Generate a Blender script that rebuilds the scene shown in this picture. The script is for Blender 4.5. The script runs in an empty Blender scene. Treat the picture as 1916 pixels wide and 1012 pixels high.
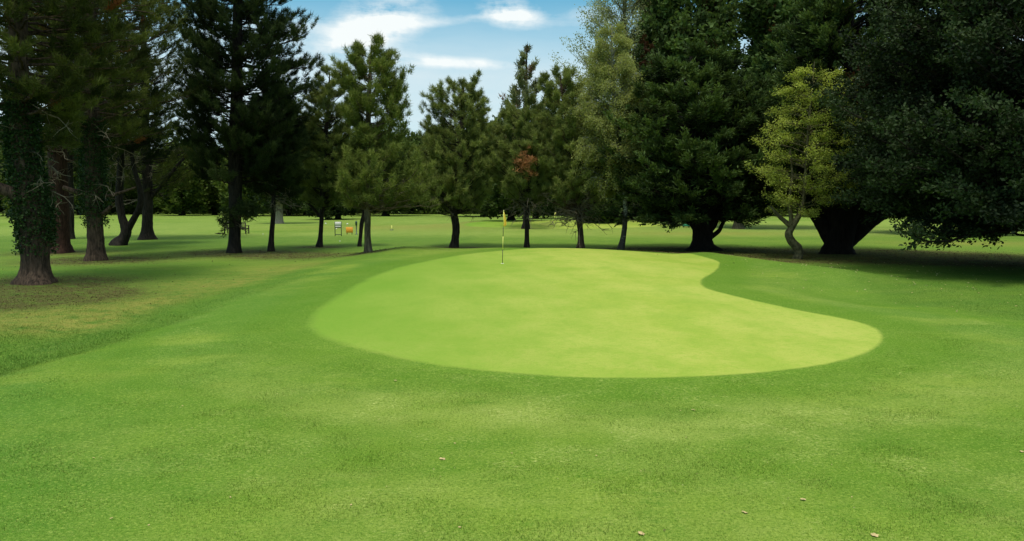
import bpy, math
import numpy as np
from mathutils import Vector
R = math.radians
S = bpy.context.scene
COL = S.collection

# ------------------------------------------------------------------ camera numbers
FPX, CX, CY, HZ, EYE = 1384.0, 958.0, 506.0, 380.0, 2.5
TH = math.atan((CY - HZ) / FPX)

def ray(px, py):
    a = (px - CX) / FPX; b = (CY - py) / FPX
    return np.array([a, math.cos(TH) + b * math.sin(TH), -math.sin(TH) + b * math.cos(TH)])

def sm(a, b, x):
    t = np.clip((x - a) / (b - a), 0, 1)
    return t * t * (3 - 2 * t)

_rg = np.random.RandomState(3)
_T = _rg.rand(256, 256)
def vn(x, y):
    xi = np.floor(x).astype(int); yi = np.floor(y).astype(int)
    fx = x - xi; fy = y - yi
    fx = fx * fx * (3 - 2 * fx); fy = fy * fy * (3 - 2 * fy)
    a = _T[xi & 255, yi & 255]; b = _T[(xi + 1) & 255, yi & 255]
    c = _T[xi & 255, (yi + 1) & 255]; d = _T[(xi + 1) & 255, (yi + 1) & 255]
    return (a * (1 - fx) + b * fx) * (1 - fy) + (c * (1 - fx) + d * fx) * fy
def fbm(x, y, o=3):
    s = 0; a = .5; n = 0
    for i in range(o):
        s = s + a * vn(x * 2 ** i + 17 * i, y * 2 ** i + 5 * i); n += a; a *= .5
    return s / n

def segdist(x, y, a, b):
    ax, ay = a; bx, by = b
    dx, dy = bx - ax, by - ay
    t = np.clip(((x - ax) * dx + (y - ay) * dy) / (dx * dx + dy * dy), 0, 1)
    return np.hypot(x - ax - t * dx, y - ay - t * dy), t

def H(x, y):
    x = np.asarray(x, float); y = np.asarray(y, float)
    A = .42 * sm(8, 31, y) * (1 - sm(34.2, 38.5, y + .02 * x))
    z = A * sm(-9.5, -4.5, x) * (1 - sm(2, 12, x))
    z = z + .12 * np.exp(-((x + 4.6) / 1.3) ** 2 - ((y - 33) / 1.6) ** 2)
    z = z - .05 * np.exp(-((x + 2.6) / .9) ** 2 - ((y - 34) / 1.5) ** 2)
    d, t = segdist(x, y, (8.6, 32), (11.2, 25))
    z = z + .25 * np.exp(-(d / 1.3) ** 2)
    z = z - .24 * np.exp(-((x - 9.6) / 1.7) ** 2 - ((y - 20.5) / 2.4) ** 2)
    d, t = segdist(x, y, (-9.6, 6), (-7.6, 17))
    z = z - .34 * np.exp(-(d / 1.1) ** 2) * (1 - .6 * t)
    z = z + .62 * np.exp(-((y - 82) / 7.5) ** 2) * sm(-12, -2, x) * (1 - sm(12, 22, x))
    z = z + .05 * (fbm(x * .12 + 40, y * .12 + 40) - .5) * sm(-40, 10, y)
    return z

def G(px, py):
    r = ray(px, py); t0 = 2.0; t = t0
    while t < 400:
        p = r * t
        if EYE + p[2] < float(H(p[0], p[1])): break
        t *= 1.004
    lo, hi = t / 1.004, t
    for i in range(18):
        m = .5 * (lo + hi); p = r * m
        if EYE + p[2] < float(H(p[0], p[1])): hi = m
        else: lo = m
    p = r * lo
    return np.array([p[0], p[1], float(H(p[0], p[1]))])

# ------------------------------------------------------------------ node helpers
class NT:
    def __init__(s, tree): s.t = tree; tree.nodes.clear()
    def n(s, typ, ins=None, **kw):
        nd = s.t.nodes.new(typ)
        for k, v in kw.items(): setattr(nd, k, v)
        for k, v in (ins or {}).items():
            if isinstance(v, bpy.types.NodeSocket): s.t.links.new(v, nd.inputs[k])
            else: nd.inputs[k].default_value = v
        return nd
    def m(s, op, a, b=0.0, c=0.0, clamp=False):
        nd = s.n('ShaderNodeMath', {0: a, 1: b, 2: c}, operation=op); nd.use_clamp = clamp
        return nd.outputs[0]
    def mix(s, f, a, b, mode='MIX'):
        nd = s.t.nodes.new('ShaderNodeMix'); nd.data_type = 'RGBA'; nd.blend_type = mode
        for i, v in ((0, f), (6, a), (7, b)):
            if isinstance(v, bpy.types.NodeSocket): s.t.links.new(v, nd.inputs[i])
            else: nd.inputs[i].default_value = v if i == 0 else (*v, 1)
        return nd.outputs[2]
    def noise(s, vec, scale, detail=3, rough=.55):
        return s.n('ShaderNodeTexNoise', {'Vector': vec, 'Scale': scale, 'Detail': detail, 'Roughness': rough}).outputs['Fac']
    def mr(s, v, a, b, c=0.0, d=1.0):
        return s.n('ShaderNodeMapRange', {0: v, 1: a, 2: b, 3: c, 4: d}).outputs[0]
    def attr(s, name): return s.n('ShaderNodeAttribute', attribute_name=name).outputs['Fac']

def newmat(name):
    m = bpy.data.materials.new(name); m.use_nodes = True
    return m, NT(m.node_tree)

def simple(name, col, rough=.6, metal=0, noise=.15, scale=20):
    m, t = newmat(name)
    g = t.n('ShaderNodeTexCoord').outputs['Object']
    nz = t.mr(t.noise(g, scale), .3, .7, 1 - noise, 1 + noise)
    c = t.n('ShaderNodeVectorMath', {0: (*col,), 'Scale': nz}, operation='SCALE').outputs[0]
    b = t.n('ShaderNodeBsdfPrincipled', {'Base Color': c, 'Roughness': rough, 'Metallic': metal})
    t.n('ShaderNodeOutputMaterial', {0: b.outputs[0]})
    return m

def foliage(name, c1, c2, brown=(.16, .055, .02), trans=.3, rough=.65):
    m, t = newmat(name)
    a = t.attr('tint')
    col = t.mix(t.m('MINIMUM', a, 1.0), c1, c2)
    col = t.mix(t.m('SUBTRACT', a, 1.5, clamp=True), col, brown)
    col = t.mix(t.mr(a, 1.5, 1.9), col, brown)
    b = t.n('ShaderNodeBsdfPrincipled', {'Base Color': col, 'Roughness': rough, 'Specular IOR Level': .08})
    tr = t.n('ShaderNodeBsdfTranslucent', {'Color': t.mix(.6, col, (1, 1, .4), 'MULTIPLY')})
    mx = t.n('ShaderNodeMixShader', {0: trans, 1: b.outputs[0], 2: tr.outputs[0]})
    t.n('ShaderNodeOutputMaterial', {0: mx.outputs[0]})
    return m

def bark(name, c1, c2, sx=14, sz=3, bump=.6):
    m, t = newmat(name)
    g = t.n('ShaderNodeTexCoord').outputs['Object']
    mp = t.n('ShaderNodeMapping', {'Vector': g, 'Scale': (sx, sx, sz)}).outputs[0]
    n1 = t.noise(mp, 1.0, 5, .65)
    n2 = t.noise(g, 1.3, 3)
    f = t.m('MULTIPLY', t.mr(n1, .35, .65), t.mr(n2, .3, .7, .6, 1.2), clamp=True)
    col = t.mix(f, c1, c2)
    bp = t.n('ShaderNodeBump', {'Height': n1, 'Strength': bump, 'Distance': .05})
    b = t.n('ShaderNodeBsdfPrincipled', {'Base Color': col, 'Roughness': .9, 'Specular IOR Level': .15, 'Normal': bp.outputs[0]})
    t.n('ShaderNodeOutputMaterial', {0: b.outputs[0]})
    return m

def birchbark():
    m, t = newmat('birch_bark')
    g = t.n('ShaderNodeTexCoord').outputs['Object']
    mp = t.n('ShaderNodeMapping', {'Vector': g, 'Scale': (3, 3, 5)}).outputs[0]
    n1 = t.noise(mp, 1.6, 4, .7)
    z = t.n('ShaderNodeSeparateXYZ', {0: g}).outputs[2]
    f = t.m('ADD', n1, t.mr(z, 0, 3.5, -.16, .05))
    col = t.mix(t.mr(f, .47, .55), (.03, .027, .02), (.26, .27, .2))
    b = t.n('ShaderNodeBsdfPrincipled', {'Base Color': col, 'Roughness': .8})
    t.n('ShaderNodeOutputMaterial', {0: b.outputs[0]})
    return m

def turf_colour(t, kind):
    """base colour of the turf from its cut, dryness, litter and some painted tree shade"""
    P = t.n('ShaderNodeNewGeometry').outputs['Position']
    big = t.noise(P, .22, 3, .5)
    mid = t.noise(P, 1.1, 4, .6)
    sml = t.noise(P, 9, 3, .65)
    fin = t.noise(P, 32, 4, .75)
    grn = t.noise(P, 95, 2, .6)
    stk = t.noise(t.n('ShaderNodeMapping', {'Vector': P, 'Scale': (.35, .12, 1)}).outputs[0], 1.0, 4, .6)
    rough, dry, litter, ring = t.attr('rough'), t.attr('dry'), t.attr('litter'), t.attr('ring')
    c = t.mix(t.mr(big, .38, .62), (.105, .19, .022), (.185, .262, .036))
    med = t.noise(t.n('ShaderNodeMapping', {'Vector': P, 'Scale': (1.3, 2.6, 1)}).outputs[0], 1.0, 6, .7)
    c = t.mix(t.m('MULTIPLY', t.mr(med, .47, .33), .7), c, (.065, .165, .012))
    c = t.mix(t.m('MULTIPLY', t.mr(med, .52, .66), .55), c, (.225, .285, .06))
    c = t.mix(t.m('MULTIPLY', t.mr(mid, .42, .7), .4), c, (.2, .3, .03))
    worn, side_dark = t.attr('worn'), t.attr('side_dark')
    c = t.mix(t.m('MULTIPLY', worn, .7), c, (.235, .30, .06))
    c = t.mix(t.m('MULTIPLY', side_dark, .85), c, (.062, .165, .017))
    c = t.mix(t.m('MULTIPLY', t.mr(stk, .5, .7), .4), c, (.075, .18, .012))
    c = t.mix(t.m('MULTIPLY', ring, .75), c, (.078, .178, .010))
    c = t.mix(t.m('MULTIPLY', rough, .85), c, t.mix(t.mr(mid, .3, .7), (.042, .115, .014), (.08, .165, .018)))
    # dry straw-like wisps
    w = t.n('ShaderNodeMapping', {'Vector': P, 'Scale': (16, 30, 16)}).outputs[0]
    wisps = t.mr(t.noise(w, 1.0, 4, .75), .52, .66)
    zone = t.m('MULTIPLY', t.mr(t.noise(P, .9, 5, .75), .45, .62), t.m('ADD', t.m('MULTIPLY', worn, 1.1), .3), clamp=True)
    c = t.mix(t.m('MULTIPLY', t.m('MULTIPLY', wisps, zone), .9), c, (.50, .52, .17))
    c = t.mix(t.m('MULTIPLY', t.m('MULTIPLY', dry, t.mr(t.noise(P, 2.2, 4, .7), .3, .6)), .9), c, (.24, .215, .05))
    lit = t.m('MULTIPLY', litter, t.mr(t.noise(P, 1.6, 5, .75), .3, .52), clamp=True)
    c = t.mix(t.m('MULTIPLY', lit, 1.0), c, t.mix(fin, (.04, .026, .012), (.10, .07, .032)))  # litter brown, also painting in the dark shade strip on the right
    c = t.mix(t.m('MULTIPLY', t.mr(sml, .5, .72), .3), c, (.07, .16, .008))
    c = t.mix(t.m('MULTIPLY', t.mr(fin, .52, .64), .75), c, (.05, .13, .008))
    c = t.mix(t.m('MULTIPLY', t.mr(fin, .46, .33), .65), c, (.30, .39, .07))
    if kind == 'green':
        x_ = t.n('ShaderNodeSeparateXYZ', {0: P}).outputs[0]
        g = t.mix(t.mr(big, .35, .65), (.285, .365, .05), (.36, .41, .08))
        st2 = t.noise(t.n('ShaderNodeMapping', {'Vector': P, 'Scale': (1.1, .8, 1), 'Rotation': (0, 0, .5)}).outputs[0], 1.0, 6, .68)
        y_ = t.n('ShaderNodeSeparateXYZ', {0: P}).outputs[1]
        mow = t.m('SINE', t.m('MULTIPLY', t.m('ADD', x_, t.m('MULTIPLY', y_, .16)), 3.6))
        g = t.mix(t.m('MULTIPLY', t.mr(mow, -.5, .5), .3), g, (.23, .34, .04))
        g = t.mix(t.m('MULTIPLY', t.mr(st2, .47, .66), .5), g, (.41, .42, .095))
        g = t.mix(t.m('MULTIPLY', t.mr(st2, .47, .34), .5), g, (.215, .325, .04))
        g = t.mix(t.m('MULTIPLY', t.mr(sml, .5, .66), .4), g, (.20, .34, .03))
        g = t.mix(t.m('MULTIPLY', t.mr(fin, .54, .7), .35), g, (.17, .28, .025))
        g = t.mix(t.m('MULTIPLY', t.mr(t.m('ADD', x_, t.m('MULTIPLY', big, 4.0)), 4.6, -2.2), .85, clamp=True), g, (.13, .265, .024))
        e = t.m('ADD', t.attr('inside'), t.m('MULTIPLY', t.m('SUBTRACT', mid, .5), .35))
        c = t.mix(t.m('MULTIPLY', t.mr(e, .3, .7), 1.0, clamp=True), c, g)
    c = t.mix(t.m('MULTIPLY', t.mr(grn, .54, .66), .4), c, (.04, .11, .01))
    c = t.mix(t.m('MULTIPLY', t.mr(grn, .44, .34), .3), c, (.33, .40, .11))
    return c, fin, sml

def turf(name, kind='turf', bump=.5):
    m, t = newmat(name)
    c, fin, sml = turf_colour(t, kind)
    h = t.m('ADD', t.m('MULTIPLY', fin, .5), t.m('MULTIPLY', sml, 1.0))
    bp = t.n('ShaderNodeBump', {'Height': h, 'Strength': bump, 'Distance': .03})
    b = t.n('ShaderNodeBsdfPrincipled', {'Base Color': c, 'Roughness': .85, 'Specular IOR Level': .05, 'Normal': bp.outputs[0]})
    t.n('ShaderNodeOutputMaterial', {0: b.outputs[0]})
    return m

def blade_mat():
    m, t = newmat('grass_blades')
    c, fin, sml = turf_colour(t, 'turf')
    c = t.mix(t.m('MULTIPLY', t.m('MULTIPLY', t.attr('tint'), t.m('SUBTRACT', 1.0, t.attr('rough'))), .7), c, (.33, .42, .08))
    b = t.n('ShaderNodeBsdfDiffuse', {'Color': c})
    tr = t.n('ShaderNodeBsdfTranslucent', {'Color': c})
    mx = t.n('ShaderNodeMixShader', {0: .5, 1: b.outputs[0], 2: tr.outputs[0]})
    t.n('ShaderNodeOutputMaterial', {0: mx.outputs[0]})
    return m

# ------------------------------------------------------------------ objects
def tag(o, label=None, cat=None, group=None, kind=None):
    if label: o['label'] = label
    if cat: o['category'] = cat
    if group: o['group'] = group
    if kind: o['kind'] = kind
    return o
def link(o, parent=None):
    COL.objects.link(o)
    if parent: o.parent = parent
    return o
def empty(name, loc, **kw):
    o = bpy.data.objects.new(name, None); o.location = loc; o.empty_display_size = .3
    link(o); tag(o, **kw); return o

def mesh_np(name, V, F, mat, parent=None, attrs=None, smooth=False, loc=None):
    """V (n,3); F (m,k) one polygon size, or a list of such arrays"""
    Fs = F if isinstance(F, list) else [F]
    me = bpy.data.meshes.new(name)
    me.vertices.add(len(V)); me.vertices.foreach_set('co', np.asarray(V, np.float32).ravel())
    lo = np.concatenate([f.ravel() for f in Fs]).astype(np.int32)
    cnt = np.concatenate([np.full(len(f), f.shape[1], np.int32) for f in Fs])
    st = np.concatenate([[0], np.cumsum(cnt)[:-1]]).astype(np.int32)
    me.loops.add(len(lo)); me.loops.foreach_set('vertex_index', lo)
    me.polygons.add(len(cnt)); me.polygons.foreach_set('loop_start', st)
    me.update(calc_edges=True); me.validate()
    if smooth: me.polygons.foreach_set('use_smooth', np.ones(len(cnt), bool))
    for k, v in (attrs or {}).items():
        a = me.attributes.new(k, 'FLOAT', 'POINT'); a.data.foreach_set('value', np.asarray(v, np.float32))
    me.materials.append(mat)
    o = bpy.data.objects.new(name, me); link(o, parent)
    if loc is not None: o.location = loc
    return o

class MB:
    """collects simple shapes of ONE part"""
    def __init__(s): s.v = []; s.f = {}
    def add(s, V, F):
        o = sum(len(a) for a in s.v); s.v.append(np.asarray(V, float))
        for f in F: s.f.setdefault(len(f), []).append([i + o for i in f])
        return s
    def box(s, c, d, bev=.0, rz=0, taper=1.0):
        x, y, z = [k / 2 for k in d]; b = bev
        if b <= 0:
            V = [(-x, -y, -z), (x, -y, -z), (x, y, -z), (-x, y, -z)] + [(k[0] * taper, k[1] * taper, z) for k in [(-x, -y), (x, -y), (x, y), (-x, y)]]
            F = [(0, 3, 2, 1), (4, 5, 6, 7), (0, 1, 5, 4), (1, 2, 6, 5), (2, 3, 7, 6), (3, 0, 4, 7)]
        else:
            V = []; F = []
            for zz, sh in ((-z, b), (-z + b, 0), (z - b, 0), (z, b)):
                for px, py in ((-x + b, -y + sh * 0), (x - b, -y), (x, -y + b), (x, y - b), (x - b, y), (-x + b, y), (-x, y - b), (-x, -y + b)):
                    sx = 1 - sh / max(x, 1e-6) if x > b else 1; sy = 1 - sh / max(y, 1e-6) if y > b else 1
                    V.append((px * sx, py * sy, zz))
            for r in range(3):
                for i in range(8):
                    j = (i + 1) % 8; F.append((r * 8 + i, r * 8 + j, r * 8 + 8 + j, r * 8 + 8 + i))
            F.append(tuple(range(7, -1, -1))); F.append(tuple(range(24, 32)))
        V = np.array(V); ca, sa = math.cos(rz), math.sin(rz)
        V = np.stack([V[:, 0] * ca - V[:, 1] * sa + c[0], V[:, 0] * sa + V[:, 1] * ca + c[1], V[:, 2] + c[2]], 1)
        return s.add(V, F)
    def tube(s, pts, rad, n=8, cap=True):
        pts = np.asarray(pts, float)[None]; rad = np.asarray(rad, float)[None]
        V, F = tubes(pts, rad, n)
        s.add(V, F.tolist())
        if cap:
            m = pts.shape[1]; o = sum(len(a) for a in s.v) - n * m
            s.f.setdefault(n, []).append([o + i for i in range(n - 1, -1, -1)]); s.f[n].append([o + n * (m - 1) + i for i in range(n)])
        return s
    def lathe(s, c, prof, n=16):
        V = []; F = []
        for r, z in prof:
            for i in range(n):
                a = 2 * math.pi * i / n; V.append((c[0] + r * math.cos(a), c[1] + r * math.sin(a), c[2] + z))
        for k in range(len(prof) - 1):
            for i in range(n):
                j = (i + 1) % n; F.append((k * n + i, k * n + j, k * n + n + j, k * n + n + i))
        return s.add(V, F)
    def build(s, name, mat, parent=None, smooth=False, loc=None):
        return mesh_np(name, np.concatenate(s.v), [np.array(a) for a in s.f.values()], mat, parent, smooth=smooth, loc=loc)

def tubes(P, Rd, n=6):
    """P (N,M,3) polylines, Rd (N,M) radii -> verts, quads"""
    N, M, _ = P.shape
    T = np.gradient(P, axis=1); T /= np.linalg.norm(T, axis=2, keepdims=True) + 1e-9
    ref = np.where(np.abs(T[:, :, 2:3]) > .9, np.array([0.97, .22, .05]), np.array([0.05, .1, .99]))
    A = np.cross(T, ref); A /= np.linalg.norm(A, axis=2, keepdims=True) + 1e-9
    # keep one frame side along each line
    for k in range(1, M):
        a = A[:, k - 1] - T[:, k] * (A[:, k - 1] * T[:, k]).sum(1, keepdims=True)
        A[:, k] = a / (np.linalg.norm(a, axis=1, keepdims=True) + 1e-9)
    B = np.cross(T, A)
    an = np.arange(n) * 2 * math.pi / n
    V = P[:, :, None] + Rd[:, :, None, None] * (np.cos(an)[None, None, :, None] * A[:, :, None] + np.sin(an)[None, None, :, None] * B[:, :, None])
    V = V.reshape(-1, 3)
    b = (np.arange(N)[:, None, None] * M + np.arange(M - 1)[None, :, None]) * n
    i = np.arange(n)[None, None]; j = (i + 1) % n
    F = np.stack([b + i, b + j, b + n + j, b + n + i], -1).reshape(-1, 4)
    return V, F

def unit(a): return a / (np.linalg.norm(a, axis=-1, keepdims=True) + 1e-9)

def blades(rg, P, D, L, W, K, spread, tint, quad=True, jit=.05, tj=.12, flat=0.0):
    """K leaves or needles at every anchor -> V,F,tint"""
    N = len(P)
    if N == 0: return np.zeros((0, 3)), np.zeros((0, 4 if quad else 3), int), np.zeros(0)
    P = np.repeat(P, K, 0) + rg.normal(0, jit, (N * K, 3)); D = np.repeat(D, K, 0)
    d = unit(D + rg.normal(0, spread, (N * K, 3)) * np.array([1, 1, 1 - flat]))
    n = rg.normal(0, 1, (N * K, 3)) ; n[:, 2] += flat * 3
    w = unit(np.cross(d, n)) * (W * rg.uniform(.6, 1.2, (N * K, 1)))
    l = L * rg.uniform(.6, 1.25, (N * K, 1))
    t = np.clip(np.repeat(tint, K) + rg.normal(0, tj, N * K), 0, 2)
    if quad:
        V = np.stack([P, P + d * l * .5 + w, P + d * l, P + d * l * .5 - w], 1)
        k = 4
    else:
        V = np.stack([P - w, P + w, P + d * l], 1); k = 3
    F = np.arange(N * K * k).reshape(-1, k)
    return V.reshape(-1, 3), F, np.repeat(t, k)

def cat(parts):
    V = []; F = []; T = []; o = 0
    for v, f, t in parts:
        V.append(v); F.append(f + o); T.append(t); o += len(v)
    return np.concatenate(V), np.concatenate(F), np.concatenate(T)

# foliage styles: needles / sprays / leaves
STY = {
 'pine':    dict(K=17, L=.23, W=.013, spread=.55, quad=False, up=.55, jit=.04, flat=0),
 'tuft':    dict(K=26, L=.23, W=.0135, spread=.8, quad=False, up=.5, jit=.05, flat=0),
 'pinefar': dict(K=8,  L=.42, W=.05, spread=.7, quad=False, up=.45, jit=.12, flat=0),
 'cypress': dict(K=9,  L=.24, W=.036, spread=.5, quad=True, up=.12, jit=.08, flat=.55),
 'oak':     dict(K=9,  L=.15, W=.045, spread=1.1, quad=True, up=.2, jit=.12, flat=.25),
 'maple':   dict(K=8,  L=.085, W=.027, spread=.9, quad=True, up=-.05, jit=.09, flat=.6),
 'birch':   dict(K=6,  L=.09, W=.03, spread=.9, quad=True, up=-.3, jit=.1, flat=.1),
 'poplar':  dict(K=9,  L=.2, W=.07, spread=1.1, quad=True, up=.1, jit=.3, flat=.1),
 'far':     dict(K=8,  L=.5, W=.16, spread=1.0, quad=True, up=.2, jit=.32, flat=.3),
}

def crown(seed, axis, prof, zfork, ztop, n, style, rise=.3, q=1.7, ntw=8, nt=4, tl=.9, tmin=.35,
          limb_r=.05, tuft0=.25, twig_up=.35, droop=0, inner=.62, reach=1.0, brown=0, tint=.45, tvar=.22, dead=0, Kmul=1.0, tiers=0):
    """limbs grow from the trunk to tips spread through the crown's outline; twigs and leaf tufts sit on them.
    prof rows (z, left, right) metres from the axis.  Returns wood (V,F), foliage (V,F,T)"""
    rg = np.random.RandomState(seed); st = STY[style]
    pz = np.array([p[0] for p in prof]); o = np.argsort(pz); pz = pz[o]
    pl = np.array([p[1] for p in prof])[o]; pr = np.array([p[2] for p in prof])[o]
    zz = np.linspace(pz[0], pz[-1], 200); wgt = np.maximum(np.interp(zz, pz, pl) + np.interp(zz, pz, pr), .5)
    cdf = np.cumsum(wgt); cdf /= cdf[-1]
    u = (np.arange(n) + rg.rand(n)) / n
    zt = np.interp(u, cdf, zz)
    if tiers: zt = np.round(zt / tiers) * tiers + rg.normal(0, .07, n)
    phi = np.arange(n) * 2.39996 + rg.normal(0, .35, n)
    c = (1 + np.cos(phi)) / 2
    Rr = np.interp(zt, pz, pl) * (1 - c) + np.interp(zt, pz, pr) * c
    f = np.where(rg.rand(n) < .5, rg.uniform(.88, 1.06, n), rg.uniform(inner, .95, n)) * reach
    Rr = Rr * f
    z0 = np.clip(zt - rise * Rr - rg.uniform(0, .25, n), zfork, None)
    z0 = np.minimum(z0, ztop * .97)
    ax0 = axis(z0)                                   # (n,2)
    axt = axis(np.minimum(zt, ztop))
    M = 8; t = np.linspace(0, 1, M)
    tipx = axt[:, 0] + Rr * np.cos(phi); tipy = axt[:, 1] + Rr * np.sin(phi)
    P = np.zeros((n, M, 3))
    P[:, :, 0] = ax0[:, :1] + (tipx - ax0[:, 0])[:, None] * t
    P[:, :, 1] = ax0[:, 1:] + (tipy - ax0[:, 1])[:, None] * t
    P[:, :, 2] = z0[:, None] + (zt - z0)[:, None] * t ** q - droop * Rr[:, None] * (t ** 2) * .3
    wob = np.cumsum(rg.normal(0, 1, (n, M, 3)), 1) * (.018 * Rr[:, None, None] + .01) * (t[None, :, None] > 0)
    P += wob
    r0 = limb_r * (.35 + .65 * np.clip(Rr / max(Rr.max(), .1), 0, 1)) * rg.uniform(.7, 1.2, n)
    Rd = r0[:, None] * (1 - .82 * t[None])
    wood = [tubes(P, Rd, 5)]
    # twigs
    N = n * ntw; li = np.repeat(np.arange(n), ntw)
    tt = tmin + (1 - tmin) * ((np.tile(np.arange(ntw), n) + rg.rand(N)) / ntw)
    tt = np.where(np.tile(np.arange(ntw), n) == ntw - 1, 1.0, tt)
    k = np.minimum((tt * (M - 1)).astype(int), M - 2); fr = tt * (M - 1) - k
    p0 = P[li, k] * (1 - fr[:, None]) + P[li, k + 1] * fr[:, None]
    tan = unit(P[li, k + 1] - P[li, k])
    side = unit(np.cross(tan, [0, 0, 1])) * np.where(rg.rand(N) < .5, 1, -1)[:, None]
    end = (tt > .96)[:, None]
    d = unit(tan * 1.0 + side * rg.uniform(.2, 1.3, (N, 1)) * (1 - end) + np.array([0, 0, 1]) * rg.normal(twig_up, .3, (N, 1)))
    ln = tl * (1.15 - .55 * tt) * rg.uniform(.55, 1.25, N) * np.clip(Rr[li] / 1.5, .65, 1)
    m = 4; s = np.linspace(0, 1, m)
    Q = p0[:, None] + d[:, None] * (ln[:, None] * s)[..., None]
    Q[:, :, 2] += (twig_up * .5 - droop) * ln[:, None] * s ** 2 * .6
    Q += np.cumsum(rg.normal(0, .03, (N, m, 3)), 1) * ln[:, None, None]
    Q[:, 0] = p0
    rt = np.minimum(.4 * np.interp(tt, t, 1 - .82 * t) * r0[li], .03) + .004
    wood.append(tubes(Q, rt[:, None] * (1 - .7 * s[None]), 3))
    # tufts
    alive = rg.rand(n) >= dead
    NT_ = N * nt; qi = np.repeat(np.arange(N), nt)
    ss = tuft0 + (1 - tuft0) * ((np.tile(np.arange(nt), N) + rg.rand(NT_)) / nt)
    kk = np.minimum((ss * (m - 1)).astype(int), m - 2); ff = ss * (m - 1) - kk
    a = Q[qi, kk] * (1 - ff[:, None]) + Q[qi, kk + 1] * ff[:, None]
    dd = unit(Q[qi, kk + 1] - Q[qi, kk] + 0)
    dd = unit(dd + np.array([0, 0, st['up']]) + rg.normal(0, .25, (NT_, 3)))
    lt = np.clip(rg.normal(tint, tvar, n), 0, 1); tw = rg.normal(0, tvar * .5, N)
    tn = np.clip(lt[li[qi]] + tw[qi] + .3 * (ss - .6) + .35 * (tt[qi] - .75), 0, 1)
    if brown:
        br = rg.rand(N) < brown; tn = np.where(br[qi], 2.0, tn)
    keep = alive[li[qi]]
    K = max(2, int(round(st['K'] * Kmul)))
    fo = blades(rg, a[keep], dd[keep], st['L'], st['W'], K, st['spread'], tn[keep], st['quad'], st['jit'], .12, st['flat'])
    V, F, o2 = [], [], 0
    for v, f2 in wood: V.append(v); F.append(f2 + o2); o2 += len(v)
    return np.concatenate(V), np.concatenate(F), fo

def make_axis(tr):
    z = np.array([p[2] for p in tr]); x = np.array([p[0] for p in tr]); y = np.array([p[1] for p in tr])
    o = np.argsort(z); z, x, y = z[o], x[o], y[o]
    return lambda q: np.stack([np.interp(q, z, x), np.interp(q, z, y)], -1)

def spline(pts, n):
    """Catmull-Rom through (k, c) rows"""
    p = np.asarray(pts, float); k = len(p)
    if k < 3:
        t = np.linspace(0, 1, n)[:, None]; return p[0] * (1 - t) + p[-1] * t
    e = np.vstack([2 * p[0] - p[1], p, 2 * p[-1] - p[-2]])
    out = []
    for t in np.linspace(0, k - 1 - 1e-6, n):
        i = int(t); u = t - i; a, b, c, d = e[i:i + 4]
        out.append(.5 * ((2 * b) + (c - a) * u + (2 * a - 5 * b + 4 * c - d) * u * u + (3 * b - a - 3 * c + d) * u ** 3))
    return np.array(out)

def trunk_mesh(rg, paths, sides=14, flare=.5, knob=.07):
    """paths: list of polylines [(x,y,z,r)...] local.  first one gets a root flare"""
    V = []; F = []; o = 0
    for pi, path in enumerate(paths):
        s = spline(path, max(10, len(path) * 5)); n = sides if pi == 0 else max(6, sides - 5)
        r = s[:, 3].copy()
        if pi == 0:
            r *= 1 + flare * np.exp(-np.maximum(s[:, 2], 0) / .28)
            s[0, 2] -= .12
        v, f = tubes(s[None, :, :3], r[None], n)
        v = v.reshape(len(s), n, 3); cen = s[:, None, :3]
        a = np.arange(n) * 2 * math.pi / n
        ph = rg.uniform(0, 6, 3)
        lob = 1 + knob * (np.sin(3 * a + ph[0])[None] * (.5 + np.exp(-s[:, 2] / .5) * (2.2 if pi == 0 else 0))[:, None]) + rg.normal(0, knob * .35, (len(s), n))
        v = cen + (v - cen) * lob[..., None]
        V.append(v.reshape(-1, 3)); F.append(f + o); o += v.size // 3
    return np.concatenate(V), np.concatenate(F)

def px_local(base, d, rows):
    """trunk rows given as seen (px, py, half width px[, dy]) at the tree's own distance -> metres from its base"""
    out = []
    for r in rows:
        dy = r[3] if len(r) > 3 else 0
        q = ray(r[0], r[1]); q = q * ((d + dy) / q[1])
        out.append((q[0] - base[0], dy, EYE + q[2] - base[2], r[2] * d / FPX))
    return out

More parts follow.
